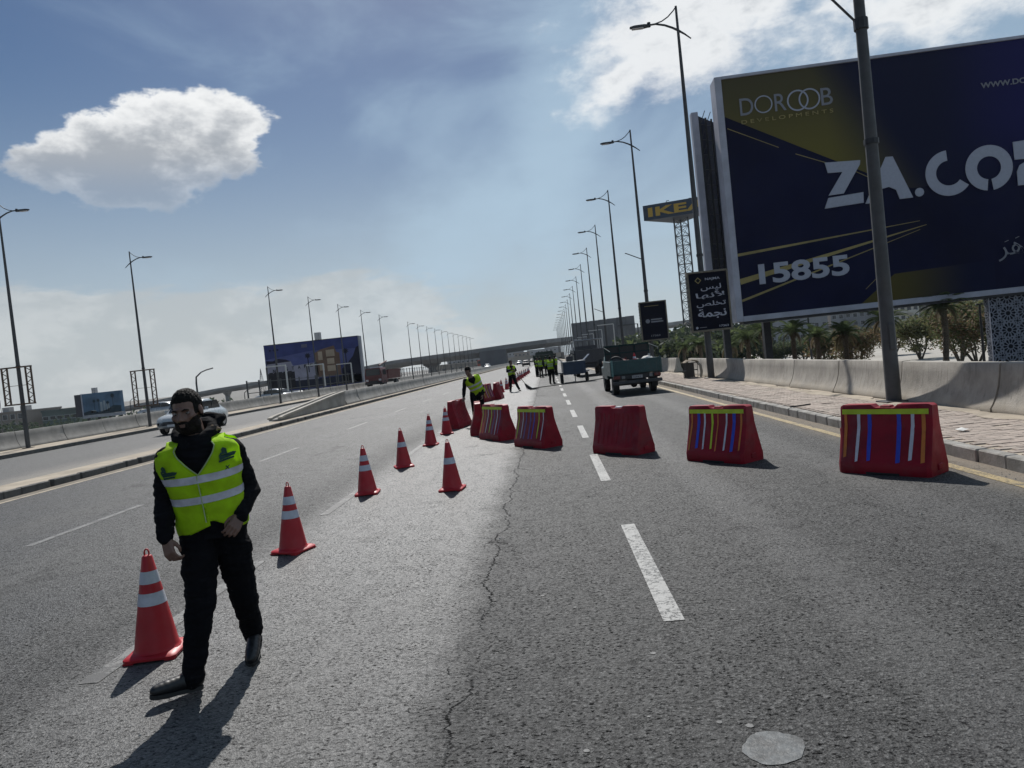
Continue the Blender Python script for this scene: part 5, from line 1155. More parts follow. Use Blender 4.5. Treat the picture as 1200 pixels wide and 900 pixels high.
BR = [((3.76, 8.45), -50, 1.02, SA, True, 'red plastic barrier with blue, white and orange tape, closest to the kerb on the right'),
      ((2.34, 10.40), -52, 1.00, SB, True, 'red plastic barrier with eight coloured tape stripes, second from the right kerb'),
      ((1.11, 12.15), -50, 1.02, None, False, 'plain dark red barrier without tape, standing over the dashed lane line'),
      ((-.33, 14.2), -56, 1.06, SC, True, 'red barrier with purple and yellow tape stripes, left of the plain barrier'),
      ((-1.24, 16.2), -60, 1.06, SD, True, 'red barrier with white and yellow stripes standing just right of the leaning worker'),
      ((-1.80, 17.9), -84, 1.0, SD, False, 'red barrier seen end-on with a pale taped side, in front of the leaning worker'),
      ((-2.62, 20.3), -104, 1.0, None, False, 'dark red barrier that the leaning worker rests his hand on'),
      ((-2.86, 32.6), -112, 1.0, SD, False, 'far red barrier with a striped side, left one of the pair beyond the leaning worker'),
      ((-2.40, 33.6), -95, 1.0, None, False, 'far plain red barrier, right one of the pair beyond the leaning worker')]
for (x, y), a, L, stp, hb, lab in BR:
    r = make_barrier(L, stp or [], hb); r.location = (x, y, 0); r.rotation_euler = (0, 0, R(a)); tag(r, lab, 'road barrier', 'red plastic barriers closing the lane')

# ================================================================== VEHICLES
def wheel(parent, x, y, z, r_, w_, rimm=STEEL):
    n = 24; prof_ = [(-.5, .70), (-.5, .93), (-.38, 1.0), (.38, 1.0), (.5, .93), (.5, .70)]
    t = MB().ring_loft([[(px*w_, r_*pr_*math.cos(2*PI*k/n), r_*pr_*math.sin(2*PI*k/n)) for px, pr_ in prof_] for k in range(n)]+[[(px*w_, r_*pr_, 0) for px, pr_ in prof_]], caps=False)
    W_ = t.build('wheel', RUB, parent, (x, y, z), smooth=True)
    MB().cyl((-w_*.42, 0, 0), (w_*.42, 0, 0), r_*.70, n=20).build('rim', rimm, W_); MB().cyl((-w_*.5, 0, 0), (w_*.5, 0, 0), r_*.2, n=10).build('hub', STEEL, W_); return W_
# green pickup seen from behind
pk = empty('pickup_truck', 'old dark teal pickup truck seen from behind, loaded, parked by the right kerb', 'pickup truck', (3.22, 26.9, 0), R(1.0))
MB().bbox(-.86, .86, 0, .045, .76, 1.27, .012).build('tailgate', TEAL, pk)
gt = MB()
for z0, z1 in ((.80, .86), (1.17, 1.23)): gt.box(-.78, .78, -.016, -.002, z0, z1)
for x in (-.78, -.30, .30, .73): gt.box(x, x+.05, -.014, -.002, .86, 1.17)
gt.build('tailgate_ribs', TEAL, pk)
for s_ in (-1, 1):
    MB().bbox(s_*.9-.045, s_*.9+.045, .05, 2.35, .72, 1.26, .015).build('bed_side', TEAL, pk)
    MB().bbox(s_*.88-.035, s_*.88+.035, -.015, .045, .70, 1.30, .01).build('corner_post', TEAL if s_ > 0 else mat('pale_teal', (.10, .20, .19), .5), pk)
    MB().bbox(s_*.74-.12, s_*.74+.12, -.035, .02, .60, .715, .01).build('tail_lamp', TAILR, pk); MB().bbox(s_*.50-.06, s_*.50+.06, -.03, .02, .60, .70, .01).build('reverse_lamp', mat('dull_lens', (.2, .2, .2), .3), pk)
MB().box(-.85, .85, .05, 2.35, .74, .80).build('bed_floor', DSTEEL, pk)
MB().bbox(-.84, .84, .02, .10, .56, .735, .01).build('rear_panel', mat('black_paint', (.012, .014, .016), .5), pk)
MB().bbox(-.88, .88, -.16, -.02, .40, .52, .02).build('bumper', mat('dull_bumper', (.05, .052, .055), .5, .3), pk)
pl = MB().box(-.19, .19, -.055, -.036, .585, .695).build('number_plate', mat('plate_white', (.30, .30, .31), .5), pk)
fit_text('lettering', '1742', mat('print_black', (.01, .01, .01), .6), pl, .26, .06, (-.13, -.057, .605), depth=.001)
hb = MB()
for x in (-.88, -.30, .30, .84): hb.box(x, x+.04, 2.28, 2.33, 1.26, 1.82)
hb.box(-.88, .88, 2.27, 2.34, 1.80, 1.86); hb.box(-.88, .88, 2.28, 2.33, 1.52, 1.56)
MB().box(-.84, .84, 2.345, 2.36, 1.26, 1.80).build('dark_backing', mat('black_paint', (.012, .014, .016), .7, spec=.2), pk)  # dark sheet added behind the rack so the gaps between its bars look dark
hb.build('headboard_rack', mat('rack_green', (.008, .03, .033), .7, spec=.2), pk)
for s_ in (-1, 1): MB().tube([(s_*.88, 2.3, 1.80), (s_*.88, .1, 1.62), (s_*.88, .08, 1.28)], .014, 6).build('side_rail', mat('rack_green', (.008, .03, .033), .7, spec=.2), pk)
cab = MB(); cab.ring_loft([[(sx*w_, y, z) for sx, z, w_ in ((-1, .55, .84), (-1, 1.15, .86), (-1, 1.22, .84), (-1, 1.66, .70), (-1, 1.72, .62), (1, 1.72, .62), (1, 1.66, .70), (1, 1.22, .84), (1, 1.15, .86), (1, .55, .84))] for y in (2.42, 3.6)]); cab.build('cab', TEAL, pk, smooth=True)
MB().bbox(-.60, .60, 2.40, 2.43, 1.24, 1.62, .01).build('rear_window', GLASSD, pk)
MB().ring_loft([[(sx*w_, y, z) for sx, z, w_ in ((-1, .5, .82), (-1, .98, .84), (-1, 1.06, .74), (1, 1.06, .74), (1, .98, .84), (1, .5, .82))] for y in (3.6, 4.7)]).build('bonnet', TEAL, pk, smooth=True)
MB().prism([(3.6, 1.06), (4.05, 1.06), (3.6, 1.62)], 'x', -.66, .66).build('windscreen', GLASSD, pk)
MB().box(-.35, .35, .2, 4.4, .38, .58).build('chassis', DSTEEL, pk)
MB().tube([(-.72, 1.05, .36), (.72, 1.05, .36)], .055, 8).build('axle', DSTEEL, pk); d_ = MB(); ellipsoid(d_, (0, 1.05, .34), (.13, .13, .14)); d_.build('differential', DSTEEL, pk, smooth='all')
for x, y in ((-.70, 1.05), (.70, 1.05), (-.74, 3.9), (.74, 3.9)): wheel(pk, x, y, .34, .34, .22)
for s_ in (-1, 1): MB().box(s_*.72-.11, s_*.72+.11, .60, .615, .20, .55).build('mud_flap', RUB, pk)
for s_ in (-1, 1): MB().bbox(s_*.98-.07, s_*.98+.07, 3.35, 3.40, 1.15, 1.38, .01).build('mirror', DSTEEL, pk)
# load: cone, sacks, spare tyre, crates (things of their own)
cc = copy_tree(c2_); cc.location = (3.32, 28.0, .80); cc.rotation_euler = (0, 0, .4); cc['label'] = 'traffic cone standing in the bed of the green pickup'; cc['group'] = 'traffic cones closing the lane'
def sack(x, y, z, r_, label, m, rz=0):
    o = empty('sack', label, 'sack', (x, y, z), rz, 'load in the green pickup'); m_ = MB(); ellipsoid(m_, (0, 0, r_[2]*.9), r_); ellipsoid(m_, (r_[0]*.5, 0, r_[2]*1.1), (r_[0]*.4, r_[1]*.6, r_[2]*.7)); me = fuse(m_, .02, 2, .035, 7, x); me.materials.append(m); link('bag', me, o)
    MB().tube([(r_[0]*.2, 0, r_[2]*1.6), (r_[0]*.35, .02, r_[2]*2.05)], [.03, .05], 6).build('tied_neck', m, o)
sack(3.74, 27.6, .80, (.26, .3, .30), 'lumpy white sack in the right corner of the green pickup bed', mat('white_sack', (.50, .50, .47), .8, var=.2, scale=6, dirt=(.15, .15, .14), dirt_amt=.6))
sack(3.46, 28.3, .80, (.24, .3, .26), 'dark sack behind the white one in the green pickup bed', mat('dark_sack', (.03, .035, .035), .8, var=.2))
sack(2.92, 28.2, .80, (.3, .35, .27), 'dark red bundle left of the cone in the green pickup bed', mat('red_sack', (.10, .02, .02), .8, var=.2))
ty = empty('spare_tyre', 'spare tyre lying at the left rear of the green pickup bed', 'tyre', (2.58, 27.5, .80), 0, 'load in the green pickup'); w_ = wheel(ty, 0, 0, .34, .30, .2); w_.rotation_euler = (0, R(12), R(70))

# blue compressor trailer
bc = empty('compressor_trailer', 'dark blue towed compressor with both lids propped open like wings', 'compressor', (1.60, 43.6, 0), R(2)); bc.scale = (.9, .9, .95)
MB().ring_loft([[(x, y, z) for x, z in ((-.70, .52), (-.74, .62), (-.74, 1.30), (.74, 1.30), (.74, .62), (.70, .52))] for y in (0, 2.3)]).build('housing', BLUEP, bc)
MB().bbox(-.76, .76, -.03, 2.33, 1.30, 1.345, .01).build('top_tray', mat('pale_tray', (.30, .31, .32), .5), bc)
MB().bbox(-.60, .60, -.025, 0, .66, 1.20, .01).build('rear_door', BLUEP, bc)
for s_ in (-1, 1):
    Mr = Matrix.Rotation(s_*R(-38), 3, 'Y')
    MB().box(-.24 if s_ < 0 else -.24, .24, .1, 1.6, -.02, .02, rot=None).build('lid', CHROME if s_ < 0 else BLUEP, bc, (s_*.92, 0, 1.52)).rotation_euler = (0, s_*R(-40), 0)
    MB().bbox(s_*.86-.14, s_*.86+.14, .45, 1.45, .62, .68, .01).build('mudguard', BLUEP, bc); wheel(bc, s_*.84, .95, .30, .30, .2)
MB().cyl((0, .1, .0), (0, .1, .55), .03, n=8).build('jack_leg', STEEL, bc); MB().box(-.12, .12, .02, .2, 0, .02).build('jack_foot', STEEL, bc)
MB().tube([(0, 2.3, .5), (0, 3.4, .45)], .05, 6).build('drawbar', STEEL, bc)
en = MB(); en.bbox(-.45, .0, .5, 1.4, 1.34, 1.66, .05); en.cyl((.2, .9, 1.34), (.2, .9, 1.8), .1, n=10); en.tube([(-.3, .6, 1.6), (-.1, .7, 1.85), (.1, .9, 1.75)], .05, 6); en.build('engine', DSTEEL, bc)
MB().tube([(-.55, -.2, .02), (-.3, -.7, .03), (.1, -.9, .03), (.5, -.6, .03), (.4, -.3, .03)], .03, 6).build('coiled_hose', RUB)
tag(bpy.data.objects['coiled_hose'], 'dark loop of hose lying on the road in front of the blue compressor', 'hose'); bpy.data.objects['coiled_hose'].location = (1.7, 43.2, 0)
hz_ = MB().tube([(-.9, 41, .025), (-.3, 41.6, .025), (.6, 42.2, .025), (1.3, 42.6, .025), (2.6, 43.8, .025), (4.3, 46.5, .025)], .025, 6).build('air_hose', RUB); tag(hz_, 'long dark air hose trailing across the road by the compressor', 'hose')
# grey truck farther on
def dump_truck(name, label, x, y, rz, body_m, cab_m, cat='truck'):
    r = empty(name, label, cat, (x, y, 0), rz)
    MB().prism([(-1.0, .95), (-1.08, 1.95), (-1.02, 1.95), (-.94, 1.0), (.94, 1.0), (1.02, 1.95), (1.08, 1.95), (1.0, .95)], 'y', 0, 3.6).build('cargo_bed', body_m, r)
    MB().bbox(-1.0, 1.0, -.04, .0, .98, 1.9, .015).build('tailgate', body_m, r)
    k_ = MB(); [k_.box(-1.06, 1.06, -.07, -.04, z, z+.05) for z in (1.05, 1.4, 1.8)]; [k_.box(x_, x_+.06, -.07, -.04, .98, 1.9) for x_ in (-1.0, -.33, .33, .94)]; k_.build('tailgate_ribs', body_m, r)
    MB().box(-.45, .45, 0, 5.4, .60, .90).build('chassis', DSTEEL, r)
    MB().ring_loft([[(sx*w_, yy, z) for sx, z, w_ in ((-1, .6, .98), (-1, 1.5, 1.0), (-1, 2.15, .86), (-1, 2.22, .78), (1, 2.22, .78), (1, 2.15, .86), (1, 1.5, 1.0), (1, .6, .98))] for yy in (3.75, 5.3)]).build('cab', cab_m, r, smooth=True)
    MB().bbox(-.8, .8, 5.3, 5.34, 1.45, 2.1, .01).build('windscreen', GLASSD, r); MB().bbox(-.6, .6, 3.71, 3.76, 1.5, 2.0, .01).build('rear_window', GLASSD, r)
    for s_ in (-1, 1):
        MB().bbox(s_*1.0-.01, s_*1.0+.012, 4.1, 4.9, 1.45, 2.0, .005).build('side_window', GLASSD, r); MB().bbox(s_*.75-.14, s_*.75+.14, 5.3, 5.36, .85, 1.05, .01).build('headlight', LAMPW, r); MB().box(s_*.8-.1, s_*.8+.1, -.06, 0, .75, .88).build('tail_lamp', TAILR, r)
        wheel(r, s_*.85, 1.0, .45, .45, .28); wheel(r, s_*.85, 4.5, .45, .45, .28)
    MB().bbox(-1.0, 1.0, 5.3, 5.42, .5, .75, .02).build('bumper', DSTEEL, r)
    return r
gt_ = dump_truck('flatbed_truck', 'dark grey truck with a ribbed tailgate behind the blue compressor', 3.05, 52.5, R(1), GREYP, GREYP)
rk_ = MB(); [rk_.tube([(s_*1.0, y_, 1.9), (s_*1.0, y_, 2.6)], .03, 5) for s_ in (-1, 1) for y_ in (.1, 1.8, 3.5)]; [rk_.tube([(s_*1.0, .1, 2.6), (s_*1.0, 3.5, 2.6)], .03, 5) for s_ in (-1, 1)]; [rk_.tube([(-1, y_, 2.6), (1, y_, 2.6)], .03, 5) for y_ in (.1, 1.8, 3.5)]; rk_.build('rack', CHROME, gt_)
dump_truck('flatbed_truck', 'dark truck in the middle of the road behind the distant group of workers', -.15, 68, R(0), mat('dark_green_body', (.015, .03, .02), .5), mat('dark_green_body', (.015, .03, .02)))
rt = dump_truck('flatbed_truck', 'faded red truck facing us on the far side of the median wall', -19.3, 90.5, R(168), REDT, REDT); rt.scale = (1.1, 1.0, 1.12)
MB().box(-.6, .6, 3.9, 4.6, 2.22, 2.34).build('roof_beacon', LAMPW, rt); wm_ = MB(); wm_.tube([(0, 3.6, .9), (0, 3.4, 2.5), (0, 1.2, 2.9)], .08, 6); wm_.build('crane_arm', REDT, rt)

def sedan(label, x, y, rz, m, grp=None, z=0., name='parked_car', cat='car'):
    r = empty(name, label, cat, (x, y, z), rz, grp)
    S_ = [(-2.15, .66, .42, .62), (-2.1, .78, .36, .80), (-1.6, .85, .26, .92), (-1.0, .87, .24, .96), (0, .875, .24, .97), (1.0, .87, .24, .93), (1.7, .84, .26, .84), (2.05, .76, .34, .74), (2.15, .62, .42, .60)]
    b = MB().ring_loft([[(w_*.94, yy, lo), (w_, yy, lo+.15), (w_*1.0, yy, hi-.18), (w_*.93, yy, hi-.04), (w_*.7, yy, hi), (-w_*.7, yy, hi), (-w_*.93, yy, hi-.04), (-w_*1.0, yy, hi-.18), (-w_, yy, lo+.15), (-w_*.94, yy, lo)] for yy, w_, lo, hi in S_]); b.build('body', m, r, smooth='all')
    G = [(-1.65, .70, .90), (-1.05, .60, 1.30), (-.6, .58, 1.41), (.1, .58, 1.43), (.55, .60, 1.33), (1.15, .72, .92)]
    c = MB().ring_loft([[(.76, yy, .88), (tw*.985+.03, yy, hi-.05), (tw*.85, yy, hi), (-tw*.85, yy, hi), (-tw*.985-.03, yy, hi-.05), (-.76, yy, .88)] for yy, tw, hi in G]); gh = c.build('roof', m, r, smooth=True)
    for s_ in (-1, 1):
        for ya, yb, yc, yd in ((-1.25, -.30, -.42, -.95), (-.22, .92, .50, -.34)):
            MB().prism([(ya if ya != -.22 else -.24, .95), (yb, .95), (yc, 1.31), (yd, 1.31)], 'x', s_*.735-.03, s_*.735+.03).build('side_window', GLASSD, r)
        MB().bbox(s_*.58-.13, s_*.58+.13, 1.98, 2.12, .58, .72, .03).build('headlight', LAMPW, r); MB().bbox(s_*.60-.12, s_*.60+.12, -2.13, -2.02, .62, .78, .03).build('tail_lamp', TAILR, r)
        MB().bbox(s_*.93-.08, s_*.93+.08, .62, .72, .92, 1.06, .02).build('mirror', m, r)
        wheel(r, s_*.78, -1.30, .31, .31, .2, CHROME); wheel(r, s_*.78, 1.32, .31, .31, .2, CHROME)
    MB().prism([(.62, 1.305), (1.12, .945), (1.16, .955), (.66, 1.33)], 'x', -.60, .60).build('windscreen', GLASSD, r); MB().prism([(-1.12, 1.29), (-1.6, .945), (-1.64, .955), (-1.16, 1.31)], 'x', -.60, .60).build('rear_window', GLASSD, r)
    MB().bbox(-.45, .45, 2.06, 2.16, .42, .60, .02).build('grille', DSTEEL, r); MB().box(-.24, .24, 2.155, 2.17, .36, .46).build('number_plate', LAMPW, r)
    return r
sedan('white saloon car driving on the opposite road behind the walking man', at(228, 495, 33.6).x, 33.6, R(182), WHPAINT)
for k, (px_, py_, Y, lab, m_) in enumerate([(322, 466, 74, 'small white car under the left corner of the city apartments billboard', WHPAINT), (190, 482, 70, 'pale grey car just left of the head of the walking man', mat('silver_paint', (.4, .41, .42), .3, .3)), (348, 468, 80, 'white van-sized car beneath the city apartments billboard', WHPAINT)]):
    q = at(px_, py_, Y); sedan(lab, q.x, Y, R(70+20*k), m_, 'cars beyond the left wall', q.z-.5)
for (x, y, a, m_, lab) in [(-4.6, 165, 0, DSTEEL, 'small dark car far down the empty road under the flyover'), (-8.5, 230, 0, WHPAINT, 'tiny pale car far down the road beyond the flyover shadow'), (-6, 300, 0, GREYP, 'tiny grey car farthest down the road'), (-17, 210, 180, WHPAINT, 'tiny white car far away on the opposite road')]:
    sedan(lab, x, y, R(a), m_, 'distant traffic')
q = at(605, 420, 300)
bus = empty('bus', 'orange-red bus-like vehicle far beneath the flyover', 'bus', (-27, 300, 0), 0)
MB().bbox(-1.3, 1.3, 0, 10, .5, 3.2, .15).build('body', mat('orange_red_paint', (.32, .05, .03), .5), bus); MB().bbox(-1.1, 1.1, -.05, .02, 1.7, 2.8, .02).build('rear_window', GLASSD, bus)
for x_, y_ in ((-1.1, 2), (1.1, 2), (-1.1, 8), (1.1, 8)): wheel(bus, x_, y_, .5, .5, .3)

# pile of bent metal crates against the wall end
cr = empty('scrap_cage', 'bent wire cage with crumpled sheet on top, between the green pickup and the right wall', 'cage', (6.05, 31.6, .15), R(10)); cr.scale = (.75, .75, .92)
m_ = MB()
for x in (-.32, 0, .32):
    for y in (-.25, .25): m_.tube([(x, y, 0), (x+random.uniform(-.04, .04), y, .72)], .016, 5)
for z_ in (.02, .36, .70):
    for y in (-.25, .25): m_.tube([(-.33, y, z_), (.33, y, z_+random.uniform(-.03, .03))], .016, 5)
    for x in (-.32, .32): m_.tube([(x, -.25, z_), (x, .25, z_)], .016, 5)
m_.build('cage_frame', STEEL, cr)
MB().box(-.30, .30, .2, .24, .03, .7).build('mesh_panel', mat('dark_mesh', (.06, .06, .062), .7), cr)
sv = []; 
for j in range(7):
    for i in range(9):
        u, v = i/8, j/6; sv.append((-.42+u*.88, -.35+v*.65, .74+.10*math.sin(u*PI)+.05*mn.noise(Vector((u*4, v*4, 1)))))
sh_ = MB().add(sv, [(j*9+i, j*9+i+1, j*9+i+10, j*9+i+9) for j in range(6) for i in range(8)]).build('crumpled_sheet', mat('tan_sheet', (.22, .18, .13), .9, var=.25, scale=8), cr); sh_.modifiers.new('s', 'SOLIDIFY').thickness = .015
for s_ in (.46, .54): MB().tube([(s_, -.2, .0), (s_+.08, -.2, .25), (s_+.05, -.15, .55), (s_-.15, -.1, .78)], [.035, .04, .04, .03], 6).build('bent_bumper', mat('pale_scrap', (.34, .32, .28), .6), cr)
# litter on the pavement
for k, (x, y, s_, lab) in enumerate([(5.35, 9.9, .10, 'crumpled white paper scrap on the right pavement near the kerb'), (5.78, 8.95, .06, 'small white litter scrap on the right pavement, nearer the camera'), (5.05, 15.2, .09, 'dark stick-like litter on the pavement left of the thick lamp post')]):
    m_ = MB(); pts_ = [(x+s_*math.cos(a*PI/3)*random.uniform(.6, 1.1), y+s_*math.sin(a*PI/3)*random.uniform(.6, 1.1), .158+random.uniform(0, .035)) for a in range(6)]
    if k == 2: m_.tube([(x-.22, y-.04, .165), (x+.22, y+.05, .17)], .014, 5)
    else: m_.add(pts_+[(x, y, .19)], [(a, (a+1) % 6, 6) for a in range(6)])
    tag(m_.build('litter', DSTEEL if k == 2 else mat('white_paper', (.6, .6, .58), .8)), lab, 'litter')

# ================================================================== TREES
LEAFP = translucent('palm_leaf', (.085, .115, .050), .4, .3, 2, 0.); LEAFD = translucent('dry_palm_leaf', (.18, .14, .08), .35, .3, 3, 0.); BARK = mat('palm_bark', (.10, .075, .05), .95, var=.35, scale=12, bump=1, bscale=18)
BARK2 = mat('grey_bark', (.13, .115, .095), .95, var=.3, scale=9, bump=.8, bscale=20)
def frond_mesh(L, droop, m, nm='frond'):
    mb = MB(); pts = []
    for i in range(11):
        t = i/10; pts.append(Vector((L*(t-.12*t*t*droop), 0, L*(.55*t-(.55+droop*.5)*t*t))))
    mb.tube(pts, [.022*(1-.8*i/10) for i in range(11)], 4)
    for i in range(1, 30):
        t = i/30; k = min(9, int(t*10)); p = pts[k].lerp(pts[k+1], t*10-k); d = (pts[k+1]-pts[k]).normalized(); ll = L*.26*math.sin(PI*min(1, t*.9+.12))**.7+.05
        for s_ in (-1, 1):
            o_ = Vector((d.x*.6, s_*.85, d.z*.6-.22+random.uniform(-.1, .1))).normalized()*ll*random.uniform(.85, 1.1); w_ = Vector((.022, 0, .01))
            mb.add([p-w_, p+w_, p+o_*.6+w_*1.2, p+o_], [(0, 1, 2, 3)])
    return mb.mesh(nm, m, fix=False)
FM = [frond_mesh(1.9, .55, LEAFP), frond_mesh(1.7, .8, LEAFP), frond_mesh(2.0, .35, LEAFP), frond_mesh(1.4, 1.3, LEAFD)]
def palm(x, y, z, h, sc, label, nf=30, ind=True):
    r = empty('palm_tree', label, 'palm tree', (x, y, z), random.uniform(0, 6), 'date palms beyond the right wall')
    t = MB(); k = 16; pts = [(.06*math.sin(i*.4), .04*i/k, h*i/k) for i in range(k+1)]; t.tube(pts, [.155+.03*(i % 2)+.06*max(0, 1-i/3) for i in range(k+1)], 9); t.build('trunk', BARK, r)
    c = MB(); 
    for i in range(26): a = i*2.4; c.tube([(.12*math.cos(a), .12*math.sin(a), h-.45+.02*i), (.26*math.cos(a), .26*math.sin(a), h-.2+.02*i)], [.05, .03], 4)
    c.build('leaf_bases', BARK, r)
    for i in range(nf):
        a = i*2.399+random.uniform(-.2, .2); lv = i/nf; el_ = R(92)-R(92)*lv; m_ = FM[3] if lv > .86 else FM[i % 3]
        o = link('frond', m_, r, (0, 0, h+.02)); o.rotation_euler = (0, -(el_-R(28))*.9, a); o.scale = (sc*random.uniform(.85, 1.1),)*3
for px_, top_, Y, lab in [(869, 388, 60, 'first small date palm from the left under the billboard'), (889, 378, 57, 'second date palm from the left under the billboard'), (922, 379, 55, 'third date palm from the left under the billboard'), (951, 384, 58, 'palm with a lean trunk behind a thin lamp pole, fourth from the left'),
                          (983, 380, 52, 'fifth date palm from the left, in front of the reddish bushes'), (1028, 363, 49, 'date palm just left of the thick lamp post'), (1096, 347, 45, 'tallest date palm, right of the thick lamp post'), (815, 396, 70, 'dark date palm right under the Arabic sign'), (797, 400, 78, 'dark date palm between the two dark signs'), (850, 397, 66, 'dark date palm left of the billboard corner')]:
    q = at(px_, top_, Y); b_ = at(px_-(3), top_+30, Y); palm(q.x+.35, Y, -2.5, q.z+2.5-.75, .82, lab)
LEAFG = [translucent('leaf_green', (.095, .12, .05), .4, .35, 3, 0.), translucent('leaf_olive', (.14, .135, .065), .4, .35, 3, 0.), translucent('leaf_brown', (.19, .135, .08), .4, .35, 3, 0.), translucent('leaf_dark', (.045, .062, .04), .35, .4, 2, 0.)]
def tree(x, y, z, h, w_, label, kind, group, leaves=2600, stems=5, lsz=.11, trunk_h=.25):
    r = empty('tree', label, 'tree', (x, y, z), 0, group); rnd = random.Random(int(x*31+y*17))
    t = MB(); tips = []
    for s_ in range(stems):
        a = 2*PI*s_/stems+rnd.uniform(-.4, .4); b = Vector((.12*math.cos(a), .12*math.sin(a), 0)); m1 = Vector((w_*.15*math.cos(a), w_*.15*math.sin(a), h*trunk_h)); m2 = Vector((w_*.30*math.cos(a)*rnd.uniform(.5, 1.2), w_*.30*math.sin(a)*rnd.uniform(.5, 1.2), h*.58)); t.tube([b, m1, m2], [.10, .07, .045], 6)
        for k in range(5):
            a2 = a+rnd.uniform(-1.3, 1.3); e_ = m2+Vector((w_*.22*math.cos(a2), w_*.22*math.sin(a2), h*rnd.uniform(.1, .38))); st_p = m1.lerp(m2, rnd.uniform(.5, 1)); t.tube([st_p, st_p.lerp(e_, .5)+Vector((0, 0, .1)), e_], [.035, .022, .01], 4); tips += [e_, st_p.lerp(e_, .55)]
    t.build('trunk', BARK2, r)
    cs = []
    for k in range(34):
        u = Vector((rnd.gauss(0, 1), rnd.gauss(0, 1), rnd.gauss(0, 1))).normalized(); f = rnd.uniform(.45, 1)**.6
        cs.append((Vector((u.x*w_*.46*f, u.y*w_*.46*f, h*.60+u.z*h*.38*f)), rnd.uniform(.10, .24)*w_))
    cs += [(p, .13*w_) for p in tips]
    parts_ = [MB(), MB()]
    for i in range(leaves):
        c_, cr_ = cs[rnd.randrange(len(cs))]; u = Vector((rnd.gauss(0, 1), rnd.gauss(0, 1), rnd.gauss(0, 1))).normalized()*cr_*rnd.uniform(.3, 1)**.5; p = c_+u
        if p.z < h*.22: continue
        d = Vector((rnd.uniform(-1, 1), rnd.uniform(-1, 1), rnd.uniform(-.8, .6))).normalized(); n_ = d.cross(Vector((rnd.uniform(-1, 1), rnd.uniform(-1, 1), rnd.uniform(-1, 1)))).normalized(); L = lsz*rnd.uniform(.6, 1.5)
        parts_[i % 2].add([p, p+d*L*.5+n_*L*.28, p+d*L, p+d*L*.5-n_*L*.28], [(0, 1, 2, 3)])
    k1, k2 = kind
    cr_o = parts_[0].build('crown', LEAFG[k1], r, fix=False); cr_o2 = parts_[1].build('crown', LEAFG[k2], r, fix=False)
for px_, top_, Y, w_, kd, lab in [(1140, 362, 60, 5.4, (0, 2), 'bushy multi-stemmed brown-green tree left of the lattice tower'), (1075, 374, 76, 4.2, (1, 0), 'pale green bushy tree between the two tall palms'), (1000, 385, 68, 3.6, (2, 1), 'reddish brown bush right of the fifth palm'), (965, 392, 74, 3.4, (2, 0), 'reddish brown bush left of the fifth palm'),
                                  (1120, 352, 64, 4.6, (0, 1), 'green bushy tree right behind the tallest palm'), (905, 405, 100, 4, (3, 0), 'dark bush between the second and third palms'), (940, 402, 100, 5, (3, 0), 'wide dark tree behind the lean palm'), (1045, 382, 90, 4, (1, 2), 'olive bush just right of the thick lamp post')]:
    q = at(px_, top_, Y); tree(q.x, Y, -2.5, q.z+2.5, w_, lab, kd, 'bushes and trees in the plaza', leaves=7000, stems=6, lsz=.22)
TT = ['dark tree below the blue shop mast', 'dark tree behind the smaller dark sign', 'dark tree left of the pitched-roof hall', 'dark tree in front of the pitched-roof hall', 'dark tree right of the pitched-roof hall', 'dark tree behind the Arabic sign post', 'dark tree above the right end of the green pickup', 'dark tree beside the grey billboard back', 'dark tree left of the first palm', 'dark tree beyond the broken end of the wall']
for k, (px_, top_, Y) in enumerate([(800, 391, 125), (770, 396, 120), (786, 398, 110), (812, 394, 130), (835, 388, 118), (848, 392, 105), (760, 403, 95), (752, 396, 150), (862, 385, 125), (790, 404, 90)]):
    q = at(px_, top_, Y); tree(q.x, Y, -2.5, q.z+2.5, 9.5, TT[k], (3, 0 if k % 2 else 3), 'dark trees beyond the right wall', leaves=5500, stems=4, lsz=.8)
hg = MB(); rnd = random.Random(5)
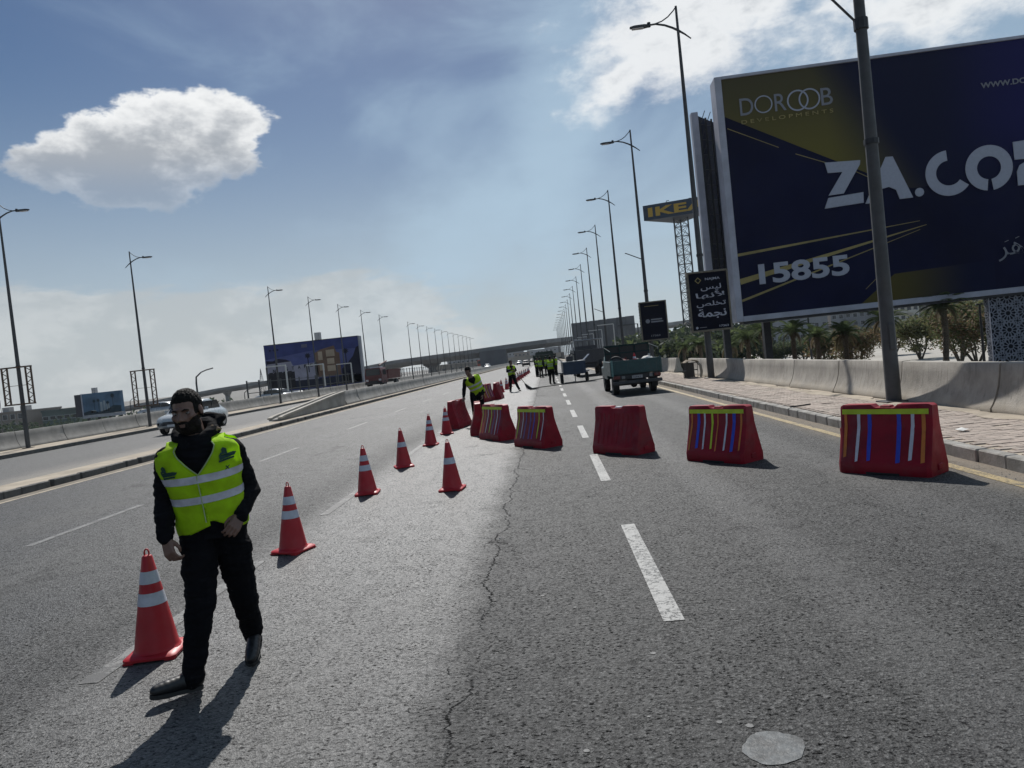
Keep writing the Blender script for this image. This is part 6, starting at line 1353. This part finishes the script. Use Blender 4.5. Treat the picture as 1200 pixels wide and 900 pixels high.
for i in range(9000):
    x = rnd.uniform(60, 300); y = 215+rnd.uniform(0, 18); z = -2.5+rnd.uniform(0, 2.2)*(.6+.5*mn.noise(Vector((x*.12, y*.1, 0)))); L = rnd.uniform(.4, .9); d = Vector((rnd.uniform(-1, 1), rnd.uniform(-1, 1), rnd.uniform(-1, 1))).normalized(); n_ = d.cross(Vector((0, 1, .3))).normalized()
    p = Vector((x, y, z)); hg.add([p, p+d*L*.5+n_*L*.3, p+d*L, p+d*L*.5-n_*L*.3], [(0, 1, 2, 3)])
tag(hg.build('hedge', LEAFG[3], fix=False), 'low dark hedge along the far edge of the plaza', kind='stuff')
lh = MB()
for i in range(9000):
    x = rnd.uniform(-230, -40); y = 165+rnd.uniform(0, 14)+(abs(x)-40)*.05; z = -6+rnd.uniform(0, 6.2)*(.7+.5*mn.noise(Vector((x*.09, y*.1, 0)))); L = rnd.uniform(.5, 1.2); d = Vector((rnd.uniform(-1, 1), rnd.uniform(-1, 1), rnd.uniform(-1, 1))).normalized(); n_ = d.cross(Vector((0, 1, .3))).normalized()
    p = Vector((x, y, z)); lh.add([p, p+d*L*.5+n_*L*.3, p+d*L, p+d*L*.5-n_*L*.3], [(0, 1, 2, 3)])
tag(lh.build('scrub', LEAFG[3], fix=False), 'dark scrub and undergrowth on the low land beyond the left wall', kind='stuff')
# thin posts in the plaza
for px_, Y, h_, lab in [(949, 62, 5.4, 'thin dark lamp pole in the plaza behind the fourth palm'), (1151, 50, 4.6, 'thin leaning pole beside the bushy tree')]:
    q = at(px_, 395, Y); r = empty('pole', lab, 'pole', (q.x, Y, -2.5)); MB().tube([(0, 0, 0), (.0, 0, h_)], [.10, .07], 8).build('shaft', STEEL, r); MB().bbox(-.25, .25, -.08, .08, h_, h_+.1, .02).build('lamp', STEEL, r)
# far haze of the city
if HAZE > 0:
    hm = bpy.data.materials.new('haze_air'); hm.use_nodes = True; t = NT(hm.node_tree); t.n.clear(); pv_ = t.add('ShaderNodeVolumePrincipled'); pv_.inputs['Color'].default_value = (.80, .86, .93, 1); pv_.inputs['Density'].default_value = HAZE; pv_.inputs['Anisotropy'].default_value = .3
    oo = t.add('ShaderNodeOutputMaterial'); t.l.new(pv_.outputs[0], oo.inputs['Volume'])
    hzb = MB().box(-420, 420, -60, 1350, -7.2, 36).build('haze', hm); tag(hzb, 'thin pale haze over the far end of the road', kind='stuff')
bpy.data.scenes.remove(SCR)
